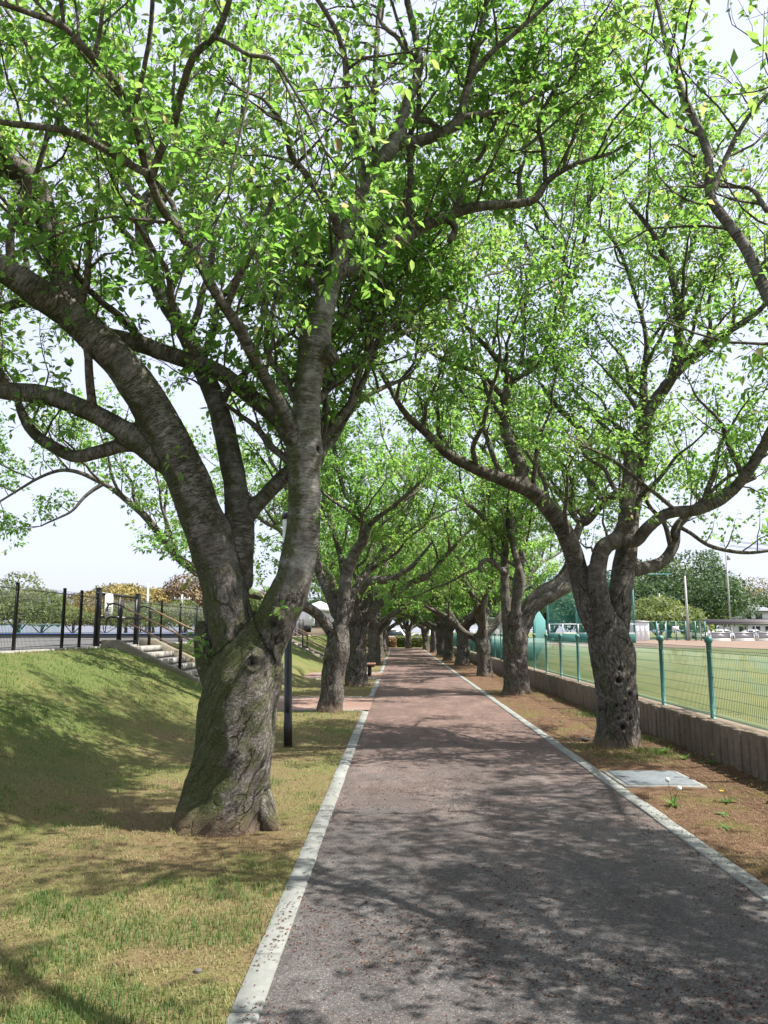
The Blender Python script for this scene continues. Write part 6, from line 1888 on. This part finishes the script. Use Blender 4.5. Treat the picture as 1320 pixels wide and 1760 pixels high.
for k, (dz) in enumerate((0.0, -0.8)):
    for s_ in (-.8, .8):
        a_ = pA + np.array([s_, 0, dz + .4]); b_ = np.array([pA[0] + 40, pA[1] + 6, pA[2] + dz - .2])
        t = np.linspace(0, 1, 14)[:, None]
        pts = a_ * (1 - t) + b_ * t; pts[:, 2] -= (1 - (2 * t[:, 0] - 1) ** 2) * 0.9
        lab = {(0, -.8): 'topmost left power line running right from the tall pole', (0, .8): 'topmost right power line running right from the tall pole',
               (1, -.8): 'lower left power line running right from the tall pole', (1, .8): 'lower right power line running right from the tall pole'}[(k, s_)]
        MB().tube(pts, 0.03, 4).build('power_line', 'rubber', label=lab, cat='cable')

# house with grey tiled roofs
hx = X_at(1262, 172)
ho = thing('house', 'white walled house with grey tiled hip roofs beyond the ball field', 'house', (hx, 172, FIELD_Z))
def hip(x0, x1, y0, y1, z, h, over, nm):
    a_, b_, c_, d_ = (x0 - over, y0 - over, z), (x1 + over, y0 - over, z), (x1 + over, y1 + over, z), (x0 - over, y1 + over, z)
    ry = (y0 + y1) / 2; ins = (y1 - y0) / 2 + over
    e, f = (x0 - over + ins, ry, z + h), (x1 + over - ins, ry, z + h)
    mb = MB().add([a_, b_, c_, d_, e, f], [(0, 1, 5, 4), (2, 3, 4, 5)], [(1, 2, 5), (3, 0, 4)])
    mb.box((x0 - over, y0 - over, z - .18), (x1 + over, y1 + over, z - .002))
    rf = mb.build(nm, 'house_roof', ho)
    MB().bar((e[0], e[1], e[2]), (f[0], f[1], f[2] + .001), 0.35, 0.3).build('ridge', 'house_roof', rf)
MB().box((0, 0, -.1), (9.5, 8, 3.0)).box((13.2, 3, -.1), (19, 9, 2.8)).build('wall', 'house_wall', ho)
MB().box((2.0, 1.2, 3.0), (8.5, 7, 5.6)).build('upper_wall', 'house_wall', ho)
hip(0, 9.5, 0, 8, 3.2, 1.7, 0.9, 'lower_roof')
hip(2.0, 8.5, 1.2, 7, 5.75, 1.9, 0.9, 'upper_roof')
hip(13.2, 19, 3, 9, 3.0, 2.0, 0.8, 'wing_roof')
for x in (3.0, 5.4):
    w_ = MB().box((x, 1.12, 3.9), (x + 1.5, 1.18, 5.1)).build('window', 'grey_metal', ho)
    MB().box((x + .08, 1.08, 3.98), (x + 1.42, 1.115, 5.02)).build('pane', 'glass_dark', w_)
for x in (1.0, 4.0, 6.8):
    w_ = MB().box((x, -.08, 0.8), (x + 1.7, -.02, 2.3)).build('window', 'grey_metal', ho)
    MB().box((x + .08, -.12, 0.88), (x + 1.62, -.085, 2.22)).build('pane', 'glass_dark', w_)

# ------------------------------------------------------------------ upper terrace on the left
lw = thing('court_wall', 'low grey wall with blue cap rail beyond the black fence', 'wall', (-30, 42, TOP_Z))
for k in range(6):
    MB().box((k * 5.0, 0, -.1), (k * 5.0 + 4.96, .2, 0.2)).build('wall_panel', 'court_paving', lw)
MB().bar((0, .1, 0.225), (29.9, .1, 0.225), 0.26, 0.06).build('cap_rail', 'blue_paint', lw)
lw.rotation_euler = (0, 0, R(12))
lw.location = (-37, 36, TOP_Z)
nf = thing('net_fence', 'low green net fence on the court behind the left black fence', 'fence', (-34, 44, TOP_Z))
for k in range(7):
    MB().bar((k * 2.5, 0, -.1), (k * 2.5, 0, 0.75), 0.06).build('post', 'green_metal', nf)
    if k < 6:
        MB().box((k * 2.5 + .03, -.003, 0.05), (k * 2.5 + 2.47, .003, 0.72)).build('net', 'green_net', nf)
MB().bar((0, 0, .74), (15, 0, .74), 0.04).build('rail', 'green_metal', nf)
kx = X_at(528, 56)
kb = thing('control_cabinet', 'pale grey control cabinet on a post above the distant stairs', 'cabinet', (kx, 56, TOP_Z - 0.02))
MB().bar((0, 0, -.1), (0, 0, 2.2), 0.12).build('post', 'grey_metal', kb)
MB().box((-.5, -.25, 0.75), (.5, .25, 1.75)).build('box', 'white_metal', kb, bevel=0.02)
MB().box((-.2, -.32, 0.3), (.3, -.2, 0.75)).build('meter', 'black_metal', kb)
bt = thing('building', 'low white building with pale roof beyond the distant stairs', 'building', (X_at(512, 74), 74, TOP_Z))
MB().box((0, 0, -.1), (4.2, 6, 2.3)).build('wall', 'house_wall', bt)
MB().prism([(-.4, 2.3), (2.1, 3.2), (4.6, 2.3)], -.4, 6.4, 1).build('roof', 'white_metal', bt)
w_ = MB().box((1.2, -.06, 0.6), (3.0, -.01, 1.7)).build('window', 'grey_metal', bt)
MB().box((1.3, -.1, 0.7), (2.9, -.065, 1.6)).build('pane', 'glass_dark', w_)
